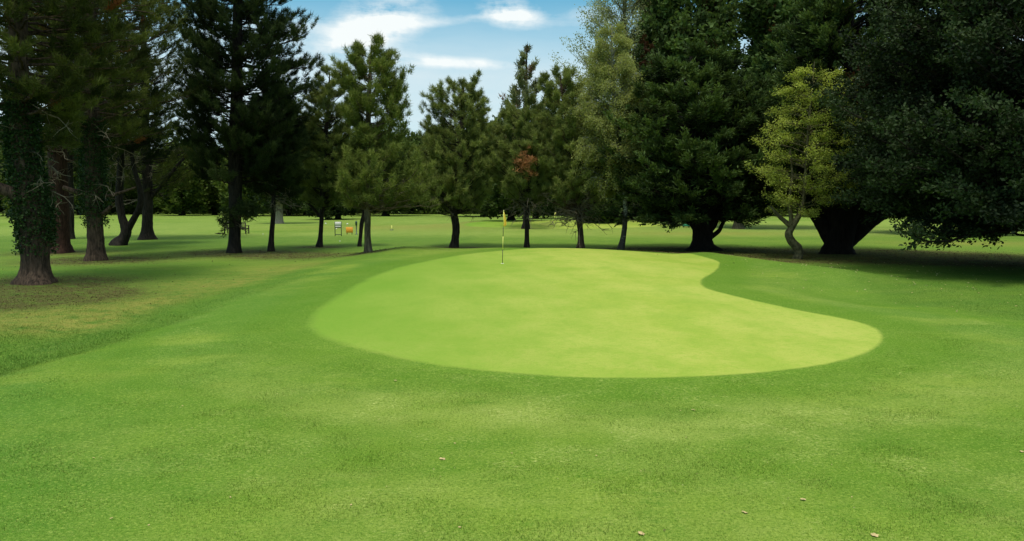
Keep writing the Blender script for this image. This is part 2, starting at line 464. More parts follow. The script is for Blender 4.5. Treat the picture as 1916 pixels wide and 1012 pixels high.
def tree(name, label, base_px, rows, prof, style, leaf, bark_m, seed, category='tree', group=None, n=60,
         extra=(), ivy=None, deadb=None, zfork=None, flare=.5, sides=14, **kw):
    base = G(*base_px) if len(base_px) == 2 else np.array(base_px[:3], float)
    d = base[1]; rg = np.random.RandomState(seed)
    e = empty(name, base, label=label, cat=category, group=group)
    tr = px_local(base, d, rows); tr[0] = (0, 0, 0, tr[0][3])
    ztop = tr[-1][2]; ax = make_axis(tr)
    # crown outline: as seen rows (py, xl, xr) at distance d
    pf = []
    for py, xl, xr in prof:
        a = ray(xl, py); b = ray(xr, py); a = a * (d / a[1]); b = b * (d / b[1]); z = EYE + a[2] - base[2]
        x = ax(np.array([min(z, ztop)]))[0][0] + base[0]
        pf.append((z, max(x - a[0], .15), max(b[0] - x, .15)))
    zf = zfork if zfork is not None else min(p[0] for p in pf) * .75
    wv, wf, fo = crown(seed + 1, ax, pf, zf, ztop, n, style, **kw)
    paths = [tr] + [px_local(base, d, x) for x in extra]
    tv, tf = trunk_mesh(rg, paths, sides, flare)
    mesh_np('trunk', tv, tf, bark_m, e, smooth=True)
    mesh_np('branches', wv, wf, bark_m, e, smooth=True)
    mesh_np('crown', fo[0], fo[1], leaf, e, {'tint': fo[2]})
    if ivy:
        # leaves clothing the trunk between two heights, shaggier where density is high
        z0, z1, cnt, out, side = ivy
        s = spline(tr, 80)
        zz = rg.uniform(z0, z1, cnt * 2); edge = np.clip((zz - z0) / .8, 0, 1); zz = zz[rg.rand(cnt * 2) < .25 + .75 * edge][:cnt]
        cnt = len(zz); a = rg.uniform(0, 2 * math.pi, cnt)
        lump = np.sin(zz * 2.6 + 2 * a) * .5 + np.sin(zz * 5.3 - 3 * a + 1) * .5
        rr = np.interp(zz, s[:, 2], s[:, 3]) + out * np.abs(rg.normal(0, .55, cnt)) * (1 + .7 * lump) + .02
        P = np.stack([np.interp(zz, s[:, 2], s[:, 0]) + rr * np.cos(a) + side * out * .3, np.interp(zz, s[:, 2], s[:, 1]) + rr * np.sin(a), zz], 1)
        D = np.stack([np.cos(a), np.sin(a), np.full(cnt, -.6)], 1)
        v, f, t = blades(rg, P, unit(D), .085, .038, 3, .6, rg.uniform(.1, .8, cnt), True, .05)
        mesh_np('ivy', v, f, M['ivy'], e, {'tint': t})
    if deadb:
        # bare grey limbs: (count, zlo, zhi, length, up)
        cnt, zl, zh, L, up = deadb
        z = rg.uniform(zl, zh, cnt); a = rg.uniform(0, 2 * math.pi, cnt); ln = L * rg.uniform(.5, 1.1, cnt)
        p0 = np.stack([*ax(z).T, z], 1); dr = np.stack([np.cos(a), np.sin(a), rg.normal(up, .3, cnt)], 1)
        m = 7; s = np.linspace(0, 1, m)
        P = p0[:, None] + dr[:, None] * (ln[:, None] * s)[..., None] + np.cumsum(rg.normal(0, .05, (cnt, m, 3)), 1) * ln[:, None, None]
        P[:, :, 2] -= .18 * ln[:, None] * s ** 2
        P[:, 0] = p0
        vv, ff = tubes(P, .022 * (1 - .8 * s[None]) * np.ones((cnt, 1)) + .004, 4)
        nn = cnt * 9; li = np.repeat(np.arange(cnt), 9); k = rg.randint(2, m - 1, nn)
        q0 = P[li, k]; dq = unit(P[li, k] - P[li, k - 1] + rg.normal(0, .7, (nn, 3)))
        sq = np.linspace(0, 1, 4); l2 = ln[li] * rg.uniform(.15, .4, nn)
        Q = q0[:, None] + dq[:, None] * (l2[:, None] * sq)[..., None] + np.cumsum(rg.normal(0, .06, (nn, 4, 3)), 1) * l2[:, None, None]
        Q[:, 0] = q0
        v2, f2 = tubes(Q, .011 * (1 - .7 * sq[None]) * np.ones((nn, 1)) + .002, 3)
        mesh_np('dead_branches', np.concatenate([vv, v2]), np.concatenate([ff, f2 + len(vv)]), M['dead'], e, smooth=True)
    return e

# ------------------------------------------------------------------ materials
M = {}
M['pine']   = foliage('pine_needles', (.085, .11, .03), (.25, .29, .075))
M['pine_nr'] = foliage('olive_pine_needles', (.035, .045, .012), (.12, .14, .03))  # dark olive needles of the left-hand conifers
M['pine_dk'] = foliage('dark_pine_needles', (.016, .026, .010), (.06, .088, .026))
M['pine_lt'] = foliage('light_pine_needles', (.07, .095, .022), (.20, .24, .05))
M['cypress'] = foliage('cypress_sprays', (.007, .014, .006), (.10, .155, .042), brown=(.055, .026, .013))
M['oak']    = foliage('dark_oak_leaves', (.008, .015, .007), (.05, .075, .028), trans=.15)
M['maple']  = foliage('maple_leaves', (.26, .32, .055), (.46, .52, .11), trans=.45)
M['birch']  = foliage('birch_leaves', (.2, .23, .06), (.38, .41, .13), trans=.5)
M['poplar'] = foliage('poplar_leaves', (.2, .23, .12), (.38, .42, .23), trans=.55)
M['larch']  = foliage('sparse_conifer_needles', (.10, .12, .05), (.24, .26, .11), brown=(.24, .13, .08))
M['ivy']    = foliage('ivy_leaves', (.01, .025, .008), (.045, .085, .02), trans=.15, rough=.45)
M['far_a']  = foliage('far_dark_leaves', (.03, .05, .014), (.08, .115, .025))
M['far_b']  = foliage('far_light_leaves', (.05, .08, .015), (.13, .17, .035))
M['bark']   = bark('brown_bark', (.02, .014, .01), (.115, .075, .05))
M['bark_red'] = bark('red_brown_bark', (.02, .01, .008), (.075, .038, .025))
M['bark_dk'] = bark('dark_bark', (.008, .007, .006), (.04, .032, .024))
M['bark_lt'] = bark('grey_brown_bark', (.04, .033, .02), (.17, .14, .085))
M['bark_blk'] = bark('black_cypress_bark', (.006, .0045, .004), (.022, .016, .013), sx=10, sz=1.5)  # even near-black bark colour
M['bark_mos'] = bark('mossy_bark', (.04, .04, .018), (.17, .15, .075), sx=9, sz=5)
M['pale_bark'] = bark('pale_bark', (.2, .17, .11), (.38, .33, .23))
M['dead']   = bark('dead_wood', (.10, .085, .055), (.25, .21, .14))
M['birchbark'] = birchbark()

# ------------------------------------------------------------------ ground
def poly_px(pts): return np.array([G(*p)[:2] for p in pts])
GREEN = [(582, 610), (592, 585), (625, 560), (665, 535), (705, 515), (760, 497), (820, 485), (880, 475), (940, 469)]
g1 = [tuple(G(*p)[:2]) for p in GREEN]
back = [(1.5, 34.4), (4.5, 34.2), (7.2, 33.0)]
g2 = [tuple(G(*p)[:2]) for p in [(1335, 486), (1345, 496), (1336, 508), (1312, 524), (1320, 539), (1370, 553), (1430, 567), (1500, 582), (1570, 595),
      (1622, 608), (1648, 625), (1642, 646), (1600, 667), (1520, 685), (1400, 699), (1250, 706), (1100, 706), (960, 698), (840, 685), (740, 668), (660, 648), (605, 630)]]
outline = np.array(g1 + back + g2)

def closed_smooth(p, n):
    e = np.vstack([p[-1], p, p[0], p[1]]); k = len(p); out = []
    for t in np.linspace(0, k, n, endpoint=False):
        i = int(t); u = t - i; a, b, c, d = e[i:i + 4]
        out.append(.5 * ((2 * b) + (c - a) * u + (2 * a - 5 * b + 4 * c - d) * u * u + (3 * b - a - 3 * c + d) * u ** 3))
    return np.array(out)
GO = closed_smooth(outline, 420)

def poly_dist(x, y, poly):
    """signed distance (negative inside)"""
    x = np.asarray(x, float); y = np.asarray(y, float)
    best = np.full(x.shape, 1e9); ins = np.zeros(x.shape, bool); n = len(poly)
    for i in range(n):
        a = poly[i]; b = poly[(i + 1) % n]
        d, _ = segdist(x, y, a, b); best = np.minimum(best, d)
        c = ((a[1] > y) != (b[1] > y)) & (x < (b[0] - a[0]) * (y - a[1]) / (b[1] - a[1] + 1e-12) + a[0])
        ins ^= c
    return np.where(ins, -best, best)
GOc = GO[::7]

TREE_FEET = []   # filled by the spots below: crown litter, on the right also painted tree shade
def blob(x, y, c, r, p=2):
    return np.exp(-(((x - c[0]) / r[0]) ** 2 + ((y - c[1]) / r[1]) ** 2))
FEET = [((68, 530), 2.4), ((40, 556), 2.0), ((130, 550), 1.3), ((1340, 472), 2.6), ((1640, 482), 2.5), ((1740, 486), 2.5), ((1850, 490), 2.5), ((112, 473), 2.2), ((180, 487), 2.6), ((438, 473), 2.4), ((550, 478), 2.3), ((690, 472), 1.2), ((598, 462), 1.2),
        ((20, 560), 2.0), ((1313, 470), 3.6), ((1420, 478), 3.4), ((1493, 483), 2.4), ((1565, 475), 4.0), ((1680, 478), 3.6), ((1800, 480), 3.6), ((848, 464), 1.6), ((1216, 468), 2.2)]  # right-hand spots also darken the ground as painted shade
feet = [(G(*p)[:2], r) for p, r in FEET]
drys = [(G(130, 595)[:2], (3.2, 1.5)), (G(330, 565)[:2], (3.0, 1.6)), (G(40, 600)[:2], (2.8, 1.2)), (G(450, 530)[:2], (3.2, 2.4)), (G(560, 500)[:2], (2.4, 2.4)), (G(1830, 455)[:2], (6, 3)), (G(760, 425)[:2], (12, 9)), (G(1330, 437)[:2], (8, 4))]

def masks(x, y):
    nz = fbm(x * .9 + 9, y * .9 + 3, 3) - .5
    gd = poly_dist(x, y, GOc) if x.size < 400000 else np.zeros_like(x)
    ring = sm(0, .1, gd) * (1 - sm(.9, 1.7, gd + .5 * nz))
    ring *= .8 + .2 * sm(-4, 3, x)
    g2 = gd + .7 * (fbm(x * .4, y * .4 + 30, 2) - .5)
    ring = np.maximum(ring, .6 * sm(2.6, 3.1, g2) * (1 - sm(3.9, 4.6, g2)) * sm(24, 18, y))
    pale = sm(1.6, 2.1, g2) * (1 - sm(2.5, 3.0, g2)) * sm(24, 18, y) * .32
    # rougher grass: left beyond the mowing line, right beyond the collar, under and behind the trees
    lx = -7.9 + .12 * (y - 10); left = sm(.35, -.5, x - lx + .5 * nz) * (1 - .0 * y)
    left = left * (1 - .75 * sm(17, 24, y))
    rx = np.interp(y, [0, 12, 16, 20, 26], [30, 13.5, 10.5, 10.2, 11.5])
    right = sm(-.7, .8, x - rx + .9 * nz) * (1 - sm(33, 36, y)) * sm(12, 15, y)
    mid = sm(36, 39, y) * (1 - sm(52, 62, y)) * .55
    rough = np.clip(left + right * .8 + mid, 0, 1)
    rough = np.maximum(rough, sm(95, 120, y) * .4)
    farm = sm(50, 60, y) * sm(.3, .6, fbm(x * .05 + 3, y * .09, 3) + .15)
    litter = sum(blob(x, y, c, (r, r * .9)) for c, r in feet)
    dry = sum(blob(x, y, c, r) for c, r in drys)
    dry = dry * np.where(x < 0, sm(-.9, -2.2, x - lx + .8 * nz), 1) if True else dry
    nb = fbm(x * .35 + 70, y * .35 + 20, 4)
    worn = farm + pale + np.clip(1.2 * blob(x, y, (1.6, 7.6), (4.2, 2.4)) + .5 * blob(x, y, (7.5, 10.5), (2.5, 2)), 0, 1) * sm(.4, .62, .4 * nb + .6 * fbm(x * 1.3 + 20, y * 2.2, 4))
    side_dark = sm(-1.5, -6, x + 4 * (nb - .5)) * (1 - sm(26, 34, y)) + sm(5.5, 10, x + 5 * (nb - .5)) * .75 * (1 - sm(26, 34, y))  # darker green towards the left and right
    return rough, np.clip(dry, 0, 1), np.clip(litter * 1.9, 0, 1), ring, worn, np.clip(side_dark * sm(.2, .55, fbm(x * .5 + 5, y * .9 + 50, 3)), 0, 1)

xs = np.concatenate([-np.geomspace(22, 900, 46)[::-1], np.arange(-21.8, 21.9, .16), np.geomspace(22, 900, 46)])
ys = np.concatenate([-np.geomspace(1, 200, 14)[::-1], np.arange(0, 42, .16), np.geomspace(42.2, 1500, 150)])
X, Y = np.meshgrid(xs, ys); xr, yr = X.ravel(), Y.ravel()
Z = H(xr, yr)
nx, ny = len(xs), len(ys)
i = np.arange(nx - 1)[None] + np.arange(ny - 1)[:, None] * nx
F = np.stack([i, i + 1, i + nx + 1, i + nx], -1).reshape(-1, 4)
ro, dr, li_, ri, wo_, sdk_ = masks(xr, yr)
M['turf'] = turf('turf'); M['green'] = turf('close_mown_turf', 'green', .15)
tag(mesh_np('ground', np.stack([xr, yr, Z], 1), F, M['turf'], None, {'rough': ro, 'dry': dr, 'litter': li_, 'ring': ri, 'worn': wo_, 'side_dark': sdk_}, smooth=True), kind='structure')

def sheet(name, ol, mat, lift, rings=36):
    c = np.array([1.2, 20.5]) if name == 'putting_green' else ol.mean(0)
    V = [[c[0], c[1]]]
    for k in range(1, rings + 1): V += list(c + (ol - c) * (k / rings))
    V = np.array(V); n = len(ol); Zz = H(V[:, 0], V[:, 1]) + lift; Zz[-n:] -= lift + .02
    j = np.arange(n); jn = (j + 1) % n
    T3 = np.stack([np.zeros(n, int), 1 + j, 1 + jn], 1)
    Q = np.concatenate([np.stack([1 + k * n + j, 1 + (k + 1) * n + j, 1 + (k + 1) * n + jn, 1 + k * n + jn], 1) for k in range(rings - 1)])
    ro, dr, li_, ri, wo_, sdk_ = masks(V[:, 0], V[:, 1])
    if name == 'putting_green':
        gd = poly_dist(V[:, 0], V[:, 1], GO[::3])
        wd = .2 + .42 * sm(1.5, -4.0, V[:, 0]); ins = np.clip(.5 - gd / wd, 0, 1)
    else: ins = np.clip((1 - np.hypot(*(V - c).T) / np.hypot(*(ol[0] - c))) * 6, 0, 1)
    return tag(mesh_np(name, np.column_stack([V, Zz]), [T3, Q], mat, smooth=True,
        attrs={'rough': ro, 'dry': dr, 'litter': li_, 'ring': ri, 'worn': wo_, 'side_dark': sdk_, 'inside': ins}), kind='structure')
_c = np.array([1.2, 20.5]); _d = GO - _c; _l = np.hypot(_d[:, 0], _d[:, 1])[:, None]
GX = _c + _d * (1 + (.25 + .4 * sm(1.5, -4.0, GO[:, :1])) / _l)      # the cut blends outward into the collar
sheet('putting_green', GX, M['green'], .004, 110)
a = np.linspace(0, 2 * math.pi, 90, endpoint=False)
far = np.stack([5.5 + (10 + 1.5 * np.sin(2 * a + 1)) * np.cos(a), 77 + 6.5 * np.sin(a)], 1)
sheet('far_green', far, M['green'], .03, 12)

# ------------------------------------------------------------------ grass blades near the camera and along the uncut bank
M['blades'] = blade_mat()
def grass(name, x0, x1, y0, y1, dens, h, w, seed, keep):
    rg = np.random.RandomState(seed)
    n = int((x1 - x0) * (y1 - y0) * dens)
    x = rg.uniform(x0, x1, n); y = rg.uniform(y0, y1, n)
    k = keep(x, y, rg); x, y = x[k], y[k]; n = len(x)
    r, d, l, g, wo, sdk = masks(x, y)
    hh = h * (.35 + .9 * r + 1.9 * np.clip(fbm(x * 2.2, y * 2.2, 4) - .42, 0, 1)) * rg.uniform(.5, 1.3, n)
    P = np.stack([x, y, H(x, y) - .002], 1)
    dv = unit(np.stack([rg.normal(0, .5, n), rg.normal(0, .5, n), np.ones(n)], 1))
    an = rg.uniform(0, 2 * math.pi, n); wv = np.stack([np.cos(an), np.sin(an), np.zeros(n)], 1) * w
    V = np.stack([P - wv, P + wv, P + dv * hh[:, None]], 1).reshape(-1, 3)
    rep = lambda q: np.repeat(q, 3)
    tag(mesh_np(name, V, np.arange(n * 3).reshape(-1, 3), M['blades'], None,
        {'rough': rep(r), 'dry': rep(d), 'litter': rep(l), 'ring': rep(g), 'worn': rep(wo), 'side_dark': rep(sdk), 'tint': rep(rg.rand(n) ** 2)}),
        label=None, kind='stuff')
def near_keep(x, y, rg):
    k = (np.abs(x) < y * .74 + .6) & (rg.rand(len(x)) < np.clip((6.5 / np.maximum(y, 4)) ** 2, .1, 1))
    k[k] = poly_dist(x[k], y[k], GOc) > .3
    return k
grass('grass', -12, 12, 4.2, 15, 3600, .028, .0026, 5, near_keep)
def bank_keep(x, y, rg):
    return (x < -7.9 + .12 * (y - 10) + .1) & (np.abs(x) < y * .76 + .6) & (rg.rand(len(x)) < np.clip((12 / y) ** 2, .15, 1))
grass('rough_grass', -19, -5, 8, 26, 1100, .024, .003, 6, bank_keep)
def right_keep(x, y, rg):
    rx = np.interp(y, [0, 12, 16, 20, 26], [30, 13.5, 10.5, 10.2, 11.5])
    return (x > rx) & (np.abs(x) < y * .76 + .6) & (rg.rand(len(x)) < np.clip((14 / y) ** 2, .15, 1))
grass('rough_grass', 9, 22, 12, 30, 700, .024, .003, 7, right_keep)

# ------------------------------------------------------------------ trees, left group
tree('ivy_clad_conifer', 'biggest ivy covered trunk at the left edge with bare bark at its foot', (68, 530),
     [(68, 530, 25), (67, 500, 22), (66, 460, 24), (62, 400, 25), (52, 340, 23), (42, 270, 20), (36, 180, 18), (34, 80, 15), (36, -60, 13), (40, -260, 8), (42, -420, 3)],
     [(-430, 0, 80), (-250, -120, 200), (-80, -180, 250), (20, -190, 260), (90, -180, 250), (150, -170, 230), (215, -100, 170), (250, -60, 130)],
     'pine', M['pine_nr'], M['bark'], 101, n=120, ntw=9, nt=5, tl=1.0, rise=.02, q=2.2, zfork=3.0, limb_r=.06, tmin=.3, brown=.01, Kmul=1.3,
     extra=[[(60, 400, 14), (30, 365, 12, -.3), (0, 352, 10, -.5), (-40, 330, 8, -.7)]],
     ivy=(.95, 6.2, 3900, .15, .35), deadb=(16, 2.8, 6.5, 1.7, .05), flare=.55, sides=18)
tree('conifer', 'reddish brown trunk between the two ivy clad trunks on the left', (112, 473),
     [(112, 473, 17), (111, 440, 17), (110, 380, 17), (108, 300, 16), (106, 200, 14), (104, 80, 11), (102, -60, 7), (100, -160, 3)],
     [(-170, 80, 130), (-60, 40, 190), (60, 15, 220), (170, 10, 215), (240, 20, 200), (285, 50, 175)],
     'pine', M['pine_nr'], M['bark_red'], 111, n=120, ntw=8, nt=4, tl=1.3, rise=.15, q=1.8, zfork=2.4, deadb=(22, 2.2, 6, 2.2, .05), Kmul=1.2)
tree('slim_conifer', 'thin dark trunk showing just right of the reddish brown trunk', (131, 447),
     [(131, 447, 7), (131, 400, 7), (130, 300, 6), (129, 150, 5), (128, 0, 3), (128, -60, 1.5)],
     [(-60, 120, 135), (40, 90, 170), (180, 80, 190), (320, 95, 170)],
     'pine', M['pine_dk'], M['bark_dk'], 117, n=80, ntw=8, nt=5, tl=1.2, rise=.2, zfork=2.6, Kmul=1.2)
tree('ivy_ringed_conifer', 'trunk with ivy above and bare furrowed bark below and a broken stub on its right', (180, 487),
     [(180, 487, 15.5), (179, 450, 14), (177, 410, 14), (175, 340, 15), (172, 250, 13.5), (170, 150, 12), (170, 0, 9), (170, -120, 5), (170, -200, 2)],
     [(-200, 130, 230), (-80, 80, 310), (60, 60, 335), (170, 60, 330), (230, 80, 310), (262, 110, 250)],
     'pine', M['pine_nr'], M['bark'], 121, n=130, ntw=8, nt=4, tl=1.2, rise=.12, q=1.8, zfork=3.0, limb_r=.055, brown=.01, Kmul=1.2,
     extra=[[(186, 402, 5), (198, 396, 4.5, -.1), (208, 386, 3, -.2)], [(172, 365, 6), (140, 358, 5, -.2), (118, 350, 4, -.3)],
            [(178, 368, 3.5), (205, 366, 3), (232, 358, 2.4), (255, 350, 1.6)]],
     ivy=(1.5, 6.2, 2600, .2, 0), deadb=(14, 2.8, 7.0, 2.0, .1), flare=.35)
tree('forked_tree', 'dark tree forking low into an upright and a leaning stem like a V', (222, 459),
     [(222, 459, 11), (232, 445, 9), (236, 430, 9), (228, 405, 7), (223, 370, 7), (226, 310, 6), (228, 240, 5), (230, 140, 3), (231, 80, 1.5)],
     [(80, 200, 260), (160, 165, 300), (220, 160, 320), (285, 185, 300)],
     'pine', M['pine_dk'], M['bark_dk'], 131, n=90, ntw=8, nt=5, rise=.3, zfork=3.0, tl=1.2, Kmul=1.4,
     extra=[[(234, 436, 8), (247, 415, 6), (262, 385, 5.5), (262, 355, 5), (252, 320, 4), (245, 280, 3)]], deadb=(14, 3, 6.5, 2.2, .2))
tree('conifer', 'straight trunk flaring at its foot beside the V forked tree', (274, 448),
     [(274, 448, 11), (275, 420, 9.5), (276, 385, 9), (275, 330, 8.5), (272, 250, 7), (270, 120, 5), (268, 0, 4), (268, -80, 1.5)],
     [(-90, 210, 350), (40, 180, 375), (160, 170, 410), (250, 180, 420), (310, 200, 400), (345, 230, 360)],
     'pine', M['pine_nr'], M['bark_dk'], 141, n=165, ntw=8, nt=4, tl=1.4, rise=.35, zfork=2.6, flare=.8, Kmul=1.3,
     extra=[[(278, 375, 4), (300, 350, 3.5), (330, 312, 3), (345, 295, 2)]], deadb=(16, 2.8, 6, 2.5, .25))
tree('tall_dark_pine', 'tallest darkest pine with a straight black trunk and tips upturned against the sky', (438, 473),
     [(438, 473, 11.5), (439, 440, 10.5), (440, 400, 11), (440, 330, 12.5), (441, 250, 12), (443, 170, 10.5), (444, 60, 9), (446, -60, 6), (448, -160, 3)],
     [(-165, 420, 480), (-80, 370, 560), (0, 350, 545), (35, 345, 575), (70, 350, 562), (104, 355, 612), (135, 350, 585), (180, 345, 590), (230, 340, 580), (280, 350, 560), (330, 370, 540)],
     'pine', M['pine_dk'], M['bark_dk'], 151, n=210, ntw=11, nt=6, tl=1.0, rise=.1, q=2.1, zfork=2.8, limb_r=.06, tmin=.3, twig_up=.6, Kmul=1.15,
     deadb=(10, 1.2, 2.4, .9, .1), flare=.25)
tree('slender_pine', 'slender straight trunk standing right of the tallest dark pine', (506, 470),
     [(506, 470, 5.4), (508, 440, 4.6), (511, 400, 4.2), (512, 340, 4), (512, 270, 4.5), (512, 200, 3), (513, 140, 1.5)],
     [(150, 500, 525), (200, 470, 560), (260, 455, 575), (320, 455, 570), (360, 470, 560)],
     'pine', M['pine_dk'], M['bark_dk'], 161, n=110, ntw=8, nt=4, tl=.7, rise=.12, zfork=2.6, Kmul=1.2, deadb=(18, 1.8, 4.5, 1.3, .05), flare=.4)
tree('young_pine', 'small pine with a pointed top leaning on the dark pine outline', (598, 462),
     [(598, 462, 5), (600, 440, 4), (602, 405, 4), (604, 350, 4.5), (608, 270, 4), (614, 200, 2.5), (617, 135, 1)],
     [(132, 613, 622), (165, 590, 648), (200, 575, 660), (250, 570, 665), (310, 555, 665), (360, 560, 650), (385, 575, 632)],
     'tuft', M['pine'], M['bark_dk'], 171, n=125, ntw=8, nt=3, tl=.8, tuft0=.5, tmin=.45, inner=.5,  rise=.35, zfork=2.0, Kmul=1.2, extra=[[(602, 408, 3), (588, 392, 2.5), (575, 378, 2)]], flare=.5)
tree('slim_crooked_tree', 'thin black crooked trunk close behind the tall airy pine', (673, 461),
     [(673, 461, 3.2), (675, 440, 3.2), (677, 418, 4), (682, 395, 3.6), (682, 360, 3), (680, 300, 2.5), (680, 250, 1.5)],
     [(240, 665, 695), (300, 650, 710), (370, 655, 700)],
     'pine', M['pine_dk'], M['bark_dk'], 181, n=26, ntw=6, nt=4, rise=.2, zfork=2.5, tl=.6, Kmul=1.2)
tree('airy_pine', 'tall airy pine with pale sky showing through its upper crown', (690, 472),
     [(690, 472, 7), (688, 440, 5.8), (688, 400, 6), (688, 340, 5), (688, 270, 5.5), (690, 200, 4.5), (693, 130, 3), (695, 84, 1.2)],
     [(82, 676, 718), (100, 660, 734), (118, 645, 748), (140, 636, 756), (180, 630, 762), (210, 650, 765), (245, 670, 760), (290, 658, 785), (330, 643, 818), (365, 640, 822), (386, 668, 795)],
     'tuft', M['pine_lt'], M['bark_lt'], 191, n=150, ntw=8, nt=3, tl=.75, tuft0=.5, tmin=.45, inner=.5,  rise=.4, q=1.6, zfork=1.9, twig_up=.6, flare=.3, tint=.6)
tree('pine', 'pine with a curved kinked trunk and rounded crown left of the yellow flag', (848, 463),
     [(848, 464, 8.3), (851, 448, 7), (853, 425, 7), (849, 400, 7), (848, 375, 7), (855, 340, 7), (862, 280, 6), (866, 210, 4), (866, 148, 1.5)],
     [(150, 842, 892), (168, 820, 902), (190, 800, 912), (215, 795, 912), (250, 790, 922), (290, 782, 935), (330, 780, 935), (365, 790, 925), (385, 812, 905)],
     'tuft', M['pine'], M['bark_dk'], 201, n=150, ntw=8, nt=3, tl=.8, tuft0=.5, tmin=.45, inner=.5,  rise=.5, q=1.7, zfork=1.9, Kmul=1.2, tint=.5,
     extra=[[(846, 385, 5), (836, 365, 4), (822, 345, 3)], [(852, 388, 4.5), (866, 372, 4), (885, 352, 3)]],
     deadb=(22, 1.8, 2.9, 1.5, 0), flare=.25)
tree('slim_pine', 'pine behind the flag on a thin straight trunk with a rusty orange dead patch', (986, 463),
     [(986, 464, 4.2), (986, 430, 4), (986, 390, 4), (985, 340, 4), (982, 280, 4), (980, 220, 2.5), (980, 195, 1)],
     [(195, 960, 1000), (220, 930, 1020), (260, 918, 1030), (310, 915, 1035), (350, 930, 1030), (375, 950, 1020)],
     'tuft', M['pine'], M['bark_dk'], 211, n=100, ntw=8, nt=3, tl=.8, tuft0=.5, tmin=.45, inner=.5,  rise=.45, zfork=2.3, Kmul=1.25, tint=.55, deadb=(34, 2.0, 3.6, 1.8, 0))
t = tree('pine', 'pine with bare grey dead branches tangled below its crown', (1087, 464),
     [(1087, 466, 6), (1087, 440, 5), (1084, 412, 5.5), (1080, 370, 6), (1072, 300, 5), (1058, 220, 3.5), (1048, 140, 1.3)],
     [(134, 1028, 1066), (160, 1008, 1088), (200, 1000, 1105), (240, 1005, 1120), (290, 1005, 1145), (340, 1010, 1155), (370, 1030, 1140)],
     'tuft', M['pine'], M['bark'], 221, n=140, ntw=8, nt=3, tl=.8, tuft0=.5, tmin=.45, inner=.5,  rise=.45, zfork=1.9, Kmul=1.25, tint=.6,
     extra=[[(1084, 408, 5), (1100, 388, 4), (1125, 368, 3)], [(1082, 406, 5), (1062, 390, 4), (1035, 378, 2.5)]], deadb=(70, 1.5, 2.6, 1.9, .1))
# dead orange patch: part of the slim pine
def patch(treeobj, px, py, dy, rad, cnt, seed, leaf, tint=2.0, style='pine', L=None):
    rg = np.random.RandomState(seed); b = np.array(treeobj.location)
    q = ray(px, py); q = q * ((b[1] + dy) / q[1]); c = np.array([q[0], q[1], EYE + q[2]]) - b
    P = c + rg.normal(0, 1, (cnt, 3)) * np.array(rad)
    D = unit(rg.normal(0, 1, (cnt, 3)) + [0, 0, .3]); st = STY[style]
    v, f, t = blades(rg, P, D, L or st['L'], st['W'] * 1.4, st['K'], st['spread'], np.full(cnt, tint), st['quad'], .06, .02, st['flat'])
    o = mesh_np('dead_foliage', v, f, leaf, treeobj, {'tint': t}); o['label'] = 'rusty dead foliage'
M['rust'] = foliage('rusty_needles', (.4, .19, .08), (.4, .19, .08), brown=(.44, .21, .09))
sl = [o for o in COL.objects if o.name.startswith('slim_pine')][0]
patch(sl, 984, 303, -1.5, (.26, .3, .3), 60, 31, M['rust']); patch(sl, 990, 322, -1.4, (.2, .25, .18), 20, 32, M['rust'])

tree('birch', 'slender leaning birch with speckled pale bark and yellow green weeping twigs', (1162, 467),
     [(1161, 469, 6), (1167, 440, 5), (1170, 405, 4.5), (1168, 350, 4), (1160, 280, 4.5), (1150, 180, 3.5), (1145, 90, 2), (1145, 44, .8)],
     [(42, 1138, 1152), (75, 1105, 1180), (120, 1092, 1198), (180, 1080, 1205), (240, 1072, 1205), (290, 1080, 1200), (325, 1100, 1190)],
     'birch', M['birch'], M['birchbark'], 231, n=150, ntw=11, nt=8, tl=.9, rise=.9, q=.8, zfork=2.4, droop=1.0, twig_up=-.3, tint=.5, Kmul=1.4, flare=.3)
tree('poplar', 'tall grey green poplar rising above the birch with sky showing through', (1190, 413),
     [(1190, 413, 7), (1188, 350, 6), (1180, 250, 5), (1172, 130, 4), (1168, 20, 3), (1166, -90, 1.5)],
     [(-100, 1150, 1190), (-40, 1115, 1225), (20, 1095, 1235), (60, 1085, 1240), (92, 1040, 1238), (130, 1060, 1235), (180, 1075, 1230), (260, 1090, 1225), (340, 1110, 1220)],
     'poplar', M['poplar'], M['bark_lt'], 241, n=170, ntw=9, nt=6, tl=1.9, rise=.9, q=1.0, zfork=4, limb_r=.09, tint=.5, Kmul=.8)
tree('sparse_conifer', 'thin spire shaped conifer with sky showing between its upswept branches', (985, 428),
     [(985, 428, 6), (985, 350, 5), (985, 240, 4), (985, 150, 2.5), (985, 84, .8)],
     [(84, 981, 989), (115, 970, 1000), (150, 958, 1016), (185, 938, 1032), (215, 932, 1035), (260, 925, 1040), (330, 930, 1035)],
     'pinefar', M['larch'], M['bark_dk'], 251, n=85, ntw=6, nt=4, tl=.7, tmin=.5, rise=1.3, q=1.3, zfork=3, limb_r=.05, twig_up=.8, tint=.4, brown=.08)

